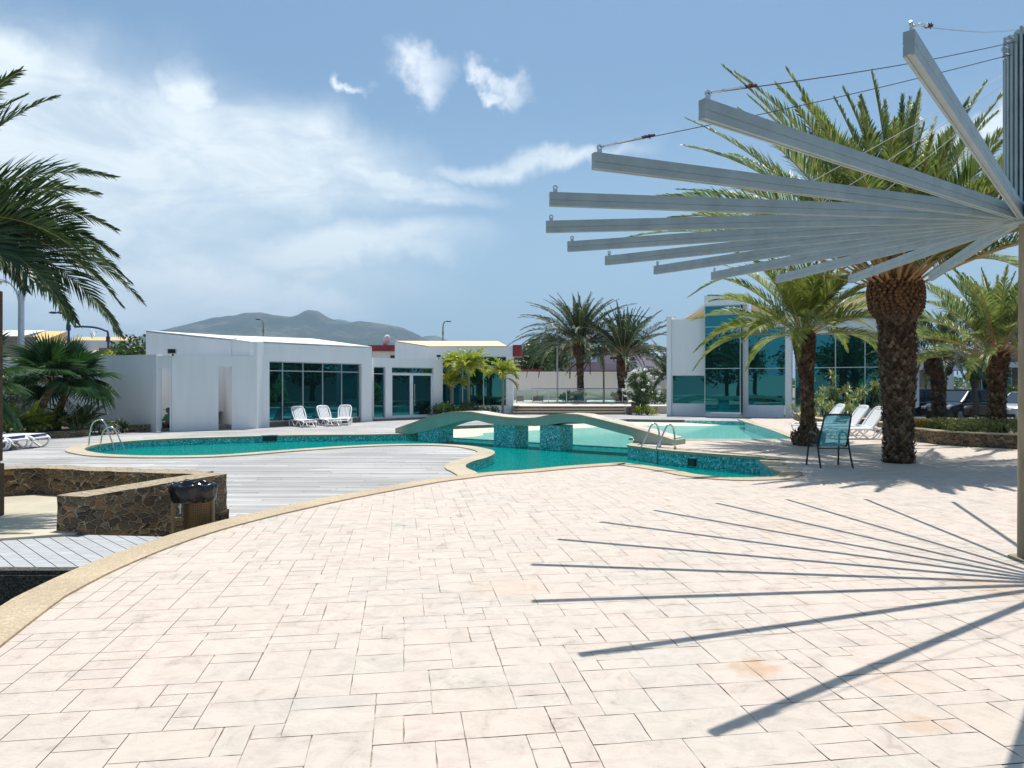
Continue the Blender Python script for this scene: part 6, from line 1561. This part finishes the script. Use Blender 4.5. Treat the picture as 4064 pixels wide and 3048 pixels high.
# ------------------------------------------------------------------ planters at the right
pl = smooth_line([(12.05, 24.5), (XD(3560, 22.4), 22.4), (XD(3611, 20.95), 20.95), (XD(3680, 19.9), 19.9), (XD(3742, 19.3), 19.3), (XD(3850, 18.75), 18.75), (XD(3945, 18.45), 18.45), (XD(4040, 18.1), 18.1), (13.6, 17.75), (16, 17.2), (20, 17)], 3)
t = thing('curved_planter', 'long curved brown stone planter wall with pale coping at the right, before the hedge', 'planter', (12, 20, 0))
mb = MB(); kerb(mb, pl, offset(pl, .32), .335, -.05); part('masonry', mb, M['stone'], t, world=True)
mb = MB(); k0 = offset(pl, -.02); k1 = offset(pl, .34); kerb(mb, k0, k1, .365, .337); strip(mb, k1, k0, .337); part('coping', mb, M['coping'], t, world=True)
mb = MB(); sheet(mb, offset(pl, .2)+[(22, 24), (18, 31.5), (13.2, 31.5)], [], .04); struct('planting_soil', mb, M['soil'])
t = thing('long_kerb_wall', 'straight pale topped brown kerb behind the golden grass, at the edge of the parking', 'kerb', (15, 30, 0))
mb = MB(); mb.box((XD(3700, 31.8), 31.8, -.10), (8.5, .3, .36)); part('masonry', mb, M['plinth'], t, world=True); mb = MB(); mb.box((XD(3700, 31.8), 31.8, .10), (8.6, .36, .045)); part('coping', mb, M['coping'], t, world=True)
pl2 = smooth_line([(XD(3148, 33.5), 33.5), (XD(3160, 31.5), 31.0), (XD(3215, 29), 28.6), (XD(3285, 26.8), 26.6), (XD(3340, 26.5), 26.4), (XD(3420, 27.8), 27.6), (XD(3520, 29.5), 29.2)], 3)
t = thing('curved_planter', 'low curved brown stone edge of the bed with spiky shrubs, behind the middle palm', 'planter', (XD(3290, 27), 27, 0))
mb = MB(); kerb(mb, pl2, offset(pl2, .3), .27, -.05); part('masonry', mb, M['stone'], t, world=True); mb = MB(); kerb(mb, offset(pl2, -.02), offset(pl2, .32), .295, .272); part('coping', mb, M['curb'], t, world=True)
mb = MB(); sheet(mb, offset(pl2, .2)+[(XD(3520, 33.5), 34), (XD(3200, 35), 35.2)], [], .06); struct('shrub_soil', mb, M['soil'])

# ------------------------------------------------------------------ lamp posts
def street_lamp(label, px, D, z0, ytop, arm, mname, group, head='cobra'):
    h = ZD(ytop, D)-z0; t = thing('street_lamp', label, 'street lamp', (XD(px, D), D, z0), group=group); ax = arm/FPX*D
    mb = MB(); mb.tube(smooth3([(0, 0, 0), (0, 0, h*.5), (0, 0, h*.86), (ax*.12, 0, h*.93), (ax*.5, 0, h*.985), (ax, 0, h)]), [.11]*11+[.07]*15, 8) if False else mb.tube(smooth3([(0, 0, 0), (0, 0, h*.5), (0, 0, h*.90), (ax*.12, 0, h*.955), (ax*.5, 0, h*.99), (ax, 0, h)]), .055, 8)
    part('pole', mb, M[mname], t, smooth=True)
    mb = MB(); s = 1 if ax > 0 else -1; mb.ball((ax+s*.22, 0, h-.01), .12, 5, (2.0, .8, .5)); part('lamp_head', mb, M['black'], t, smooth=True)
    mb = MB(); mb.box((0, 0, h*.86), (.15, .15, .28)); part('collar', mb, M[mname], t); return t
M['navy'] = plain('navy_paint', (.02, .03, .12), .5, var=.1)
sg = 'blue street lamps beyond the fan palms'
street_lamp('navy street lamp with a bent arm, above the ochre roof', 272, 36, -.17, 1240, -42, 'navy', sg)
street_lamp('navy street lamp with a long flat arm, left of the plumeria tree', 429, 40, -.17, 1296, -105, 'navy', sg)
street_lamp('tan street lamp with a dark head, rising before the mountain', 1045, 62, -.17, 1267, -10, 'concpole', 'tan street lamps')
street_lamp('tan street lamp with a dark head, against the sky right of the mountain', 1758, 62, -.17, 1275, 12, 'concpole', 'tan street lamps')
D = 30.0; t = thing('branched_lamp_post', 'pale tall lamp post with four curved arms at the far left', 'lamp post', (XD(84, D), D, -.17)); h = ZD(1165, D)+.17
mb = MB(); mb.tube([(0, 0, 0), (0, 0, h*.5), (0, 0, h+.12)], [.13, .12, .11], 12); part('pole', mb, M['alu'], t)
for k, (dx, dy) in enumerate(((-1, .1), (1, -.1), (-.5, -.9), (.5, .9))):
    mb = MB(); mb.tube(smooth3([(dx*.08, dy*.08, h-.35), (dx*.2, dy*.2, h+.1), (dx*.5, dy*.5, h+.42), (dx*1.0, dy*1.0, h+.52)]), .035, 7); part('arm', mb, M['alu'], t, smooth=True)
    mb = MB(); mb.ball((dx*1.1, dy*1.1, h+.45), .22, 5, (1, 1, .35)); part('lamp_head', mb, M['alu'], t, smooth=True)

# ------------------------------------------------------------------ cars
def loft(mb, secs, close=True):
    n = len(secs[0]); vs = [p for s in secs for p in s]; fs = []
    for i in range(len(secs)-1):
        for k in range(n): fs.append((i*n+k, i*n+(k+1) % n, (i+1)*n+(k+1) % n, (i+1)*n+k))
    fs.append(tuple(range(n-1, -1, -1))); fs.append(tuple(range((len(secs)-1)*n, len(secs)*n)))
    return mb.add(vs, fs)
def sec(y, w, zb, zt, belt, top, r=.12):
    """body cross section: zb bottom, belt widest, top roof half width"""
    h = [(-w*.93, zb), (-w, zb+.12), (-w, belt-.12), (-w*.97, belt), (-top, zt-.05), (-top*.86, zt), (top*.86, zt), (top, zt-.05), (w*.97, belt), (w, belt-.12), (w, zb+.12), (w*.93, zb)]
    return [(x, y, z) for x, z in h]
def car(label, base, yaw, paint, s=(1, 1, 1), group='cars parked under the palms', rails=False):
    t = thing('parked_car', label, 'car', base, yaw, group=group); w = .92; bl = 1.02; mb = MB()   # front faces -y
    S_ = [(-2.25, .74, .34, .72, .66), (-2.18, .84, .26, .84, .78), (-1.9, .90, .22, .96, .9), (-1.2, .92, .22, 1.06, .98), (-.95, .92, .22, 1.10, 1.0), (1.9, .92, .22, 1.12, 1.04), (2.15, .88, .26, 1.08, .98), (2.25, .8, .36, .9, .86)]
    secs = [sec(y, ww, zb, zt, zt-.10, ww*.86) for y, ww, zb, zt, _ in S_]
    loft(mb, [[(x*s[0], y*s[1], z*s[2]) for x, y, z in q] for q in secs]); b = part('body', mb, paint, t, smooth=False, bevel=.03)
    mb = MB(); G_ = [(-1.12, .80, 1.07, 1.09), (-.42, .74, 1.06, 1.66), (-.1, .72, 1.06, 1.72), (1.5, .71, 1.06, 1.71), (2.0, .74, 1.06, 1.60), (2.16, .78, 1.05, 1.10)]
    gs = []
    for y, tp, zb, zt in G_: gs.append([(-.86*s[0], y*s[1], zb*s[2]), (-tp*s[0], y*s[1], (zt-.03)*s[2]), (-tp*.9*s[0], y*s[1], zt*s[2]), (tp*.9*s[0], y*s[1], zt*s[2]), (tp*s[0], y*s[1], (zt-.03)*s[2]), (.86*s[0], y*s[1], zb*s[2])])
    loft(mb, gs); part('cabin_glass', mb, M['carglass'], t)
    mb = MB(); mb.prism([(-.70*s[0], -.40*s[1]), (.70*s[0], -.40*s[1]), (.70*s[0], 1.95*s[1]), (-.70*s[0], 1.95*s[1])], 1.66*s[2], 1.745*s[2])
    for sx in (-1, 1):
        mb.tube([(sx*.86*s[0], -1.08*s[1], 1.07*s[2]), (sx*.74*s[0], -.40*s[1], 1.68*s[2])], .035, 6)
        for y in (.45, 1.35): mb.tube([(sx*.875*s[0], y*s[1], 1.07*s[2]), (sx*.735*s[0], (y+.02)*s[1], 1.69*s[2])], .04, 6)
        mb.tube([(sx*.86*s[0], 2.12*s[1], 1.08*s[2]), (sx*.73*s[0], 1.9*s[1], 1.68*s[2])], .06, 6)
    part('roof', mb, paint, t, bevel=.02)
    if rails:
        for sx in (-1, 1): mb = MB(); mb.tube([(sx*.62*s[0], -.2, 1.76*s[2]), (sx*.62*s[0], -.1, 1.80*s[2]), (sx*.62*s[0], 1.6, 1.80*s[2]), (sx*.62*s[0], 1.7, 1.76*s[2])], .018, 6); part('roof_rail', mb, M['steel'], t)
    for sx in (-1, 1):
        mb = MB(); mb.box((sx*.66*s[0], -2.16*s[1], .74*s[2]), (.34, .16, .15), sx*.30); part('headlight', mb, M['lampglass'], t, bevel=.02)
        mb = MB(); mb.box((sx*1.02*s[0], -.85*s[1], 1.10*s[2]), (.2, .10, .15)); part('mirror', mb, paint, t, bevel=.02)
        for y in (-1.42, 1.40):
            Mx = Matrix.Translation((sx*.80*s[0], y*s[1], .36)) @ Matrix.Rotation(pi/2, 4, 'Y')
            mb = MB(); mb.lathe([(-.12, .30), (-.11, .36), (.11, .36), (.125, .30)], 22, M=Mx); wl = part('wheel', mb, M['rubber'], t)
            mb = MB(); mb.lathe([(.0, .2), (sx*.128, .205), (sx*.128, .05)], 16, M=Mx)
            for q in range(5): a = q*2*pi/5; mb.box((.12*cos(a), .12*sin(a), sx*.135), (.22, .05, .02), a, Mx)
            part('rim', mb, M['alu'], wl)
    mb = MB()
    for k in range(4): mb.box((0, -2.255*s[1], (.60+.06*k)*s[2]), (.80*s[0], .04, .025))
    part('grille', mb, M['steel'], t); mb = MB(); mb.box((0, -2.22*s[1], .42*s[2]), (1.5*s[0], .12, .16)); part('bumper', mb, M['rubber'], t, bevel=.02)
    return t
M['carglass'] = plain('tinted_car_glass', (.015, .03, .05), .16, .0, var=.02, spec=.6)
M['lampglass'] = plain('headlamp_glass', (.75, .76, .74), .12, .3, var=.05)
M['rubber'] = plain('tyre_rubber', (.015, .015, .016), .7)
def carpaint(n, c): return plain(n, c, .28, .35, var=.02, coat=1.0)
cz = -.45
car('dark navy car with silver roof rails, between the big palm and the far palm trunk', (XD(3600, 43), 43, cz), radians(-62), carpaint('navy_car_paint', (.008, .014, .035)), rails=True)
car('black off-road car with bright headlights, in the middle of the parked cars', (XD(3815, 41.5), 41.5, cz), radians(-66), carpaint('black_car_paint', (.008, .012, .016)))
car('white car at the right end of the parked row, behind the hedge palm', (XD(4085, 40.0), 40.0, cz), radians(-68), carpaint('white_car_paint', (.75, .76, .78)), s=(1, 1, .93))
car('black car in the shade under the white carport, behind the parked row', (XD(3790, 49.5), 49.5, cz), radians(-60), carpaint('dark_car_paint', (.008, .009, .012)), group='cars under the carport')

# ------------------------------------------------------------------ seated person in the passage
def skin_body(name, joints, edges_, m, parent, sub=2):
    me = bpy.data.meshes.new(name); me.from_pydata([j[0] for j in joints], edges_, []); o = bpy.data.objects.new(name, me); COL.objects.link(o); o.parent = parent
    sk = o.modifiers.new('skin', 'SKIN'); sk.use_smooth_shade = True
    for i, j in enumerate(joints): me.skin_vertices[0].data[i].radius = (j[1], j[1] if len(j) < 3 else j[2])
    me.skin_vertices[0].data[0].use_root = True
    ss = o.modifiers.new('sub', 'SUBSURF'); ss.levels = sub; ss.render_levels = sub; me.materials.append(m); return o
D = 27.42; t = thing('person', 'person in green shirt and dark cap sitting on a low block in the passage', 'person', (XD(670, D), D, Z_DECK), 0)
skinm = plain('brown_skin', (.14, .07, .045), .6, var=.08); trous = plain('black_trousers', (.012, .013, .02), .85); green = plain('green_shirt', (.03, .22, .09), .8, var=.15, scale=12)
def J(x, z, y=0.0): return (x, y, z)
b_ = [(J(0, .20), .11), (J(.02, .38), .115), (J(.03, .56), .12, .10), (J(.025, .63), .055), (J(.01, .68), .055), (J(-.005, .74), .088, .085), (J(-.005, .80), .08),
      (J(-.02, .58, -.17), .05), (J(-.12, .42, -.20), .04), (J(-.27, .38, -.13), .03), (J(-.33, .40, -.10), .022),
      (J(-.02, .58, .17), .05), (J(-.12, .42, .20), .04), (J(-.27, .39, .12), .03), (J(-.32, .41, .07), .022),
      (J(-.12, .20, -.09), .085), (J(-.38, .27, -.12), .06), (J(-.33, .10, -.11), .048), (J(-.40, .035, -.11), .032), (J(-.50, .03, -.13), .024),
      (J(-.12, .20, .09), .085), (J(-.36, .31, .12), .06), (J(-.34, .12, .12), .048), (J(-.42, .035, .12), .032), (J(-.53, .03, .13), .024)]
E2 = [(0, 1), (1, 2), (2, 3), (3, 4), (4, 5), (5, 6), (2, 7), (7, 8), (8, 9), (9, 10), (2, 11), (11, 12), (12, 13), (13, 14), (0, 15), (15, 16), (16, 17), (17, 18), (18, 19), (0, 20), (20, 21), (21, 22), (22, 23), (23, 24)]
skin_body('body', b_, E2, skinm, t)
sh = [(J(.0, .24), .125), (J(.02, .38), .128), (J(.03, .55), .132, .112), (J(.03, .635), .07), (J(-.02, .58, -.17), .062), (J(-.09, .46, -.195), .052), (J(-.02, .58, .17), .062), (J(-.09, .46, .195), .052)]
skin_body('shirt', sh, [(0, 1), (1, 2), (2, 3), (2, 4), (4, 5), (2, 6), (6, 7)], green, t)
tr = [(J(0, .19), .125), (J(-.12, .20, -.09), .095), (J(-.38, .27, -.12), .07), (J(-.335, .12, -.11), .056), (J(-.12, .20, .09), .095), (J(-.36, .31, .12), .07), (J(-.34, .14, .12), .056)]
skin_body('trousers', tr, [(0, 1), (1, 2), (2, 3), (0, 4), (4, 5), (5, 6)], trous, t)
mb = MB(); mb.ball((-.0, 0, .80), .103, 7, (1.08, .95, .75)); mb.box((-.135, 0, .79), (.12, .13, .014)); part('cap', mb, plain('dark_grey_cap', (.05, .055, .07), .8), t, smooth=False)
for y, x in ((-.12, -.47), (.13, -.50)): mb = MB(); mb.ball((x, y, .035), .05, 6, (2.0, .85, .7)); part('shoe', mb, M['black'], t, smooth=True)
mb = MB(); mb.box((-.092, 0, .715), (.03, .02, .035)); mb.ball((-.08, .03, .74), .012, 4); mb.ball((-.08, -.03, .74), .012, 4); mb.box((-.086, 0, .685), (.02, .045, .012)); part('face', mb, skinm, t)
for y, sy in ((-.10, -1), (.07, 1)):
    for k in range(4):
        mb = MB(); mb.tube([(-.33, y+(k-1.5)*.014, .40), (-.375, y+(k-1.5)*.015, .405-.004*k), (-.40, y+(k-1.5)*.014, .385)], [.008, .0075, .006], 5); part('finger', mb, skinm, t)
    mb = MB(); mb.tube([(-.32, y-sy*.02, .40), (-.345, y-sy*.035, .42), (-.365, y-sy*.03, .42)], [.009, .008, .006], 5); part('thumb', mb, skinm, t)
t = thing('stone_block', 'low grey block the seated person sits on in the wall passage', 'block', (XD(668, D), D, Z_DECK)); mb = MB(); mb.box((-.02, .02, .055), (.52, .5, .12)); part('block', mb, M['plinth'], t, bevel=.01)

# unseen trees added round the terrace, so the mirror glass reflects less bright sky
t0_ = None; R_ = random.Random(77)
for i, (x, y, h) in enumerate([(-27, 18, 8), (-26, 9, 9), (-27, 0, 8), (-22, -9, 9), (-14, -16, 8), (-5, -19, 9), (5, -19, 8), (14, -17, 9), (24, -12, 8), (38, 27, 9), (39, 36, 8), (40, 46, 9), (-30, 26, 7)]):
    if t0_ is None:
        t0_ = leaf_tree('unseen dark leafy tree added to darken reflections in the teal glass fronts', (x, y, -.2), 8.5, (5.2, 5.2, 3.6), 70, 60, .5, M['leafG'], 140, cr=1.5, group='unseen trees added for the glass reflections')
    else:
        c = copy_tree(t0_); c.location = (x, y, -.2); c.rotation_euler = (0, 0, i*1.3); c.scale = (1, 1, h/8.5)

t = thing('added_reflection_wall', 'unseen pale wall added behind the dark trees for reflections in the teal glass fronts', 'wall', (-34, 0, -.17))  # unseen wall added to give the glass a pale band to reflect
for a, b in (((-34, 34), (-34, -26)), ((-33.8, -26), (45, -26)), ((45, -25.8), (45, 60))):
    mb = MB(); bar2(mb, a, b, .3, -.4, 2.9); part('wall_run', mb, M['whitewarm'], t, world=True)
# ------------------------------------------------------------------ air
mb = MB(); mb.box((-600, 3000, 348), (9400, 8000, 704)); hzo = struct('haze', mb, [], kind='stuff')
m = bpy.data.materials.new('air'); m.use_nodes = True; m.node_tree.nodes.clear(); N = NT(m.node_tree)
v = N.n('ShaderNodeVolumePrincipled', {'Color': (.56, .78, 1, 1), 'Density': .00019, 'Anisotropy': .0})
o_ = N.n('ShaderNodeOutputMaterial'); m.node_tree.links.new(v.outputs[0], o_.inputs[1]); hzo.data.materials.append(m)
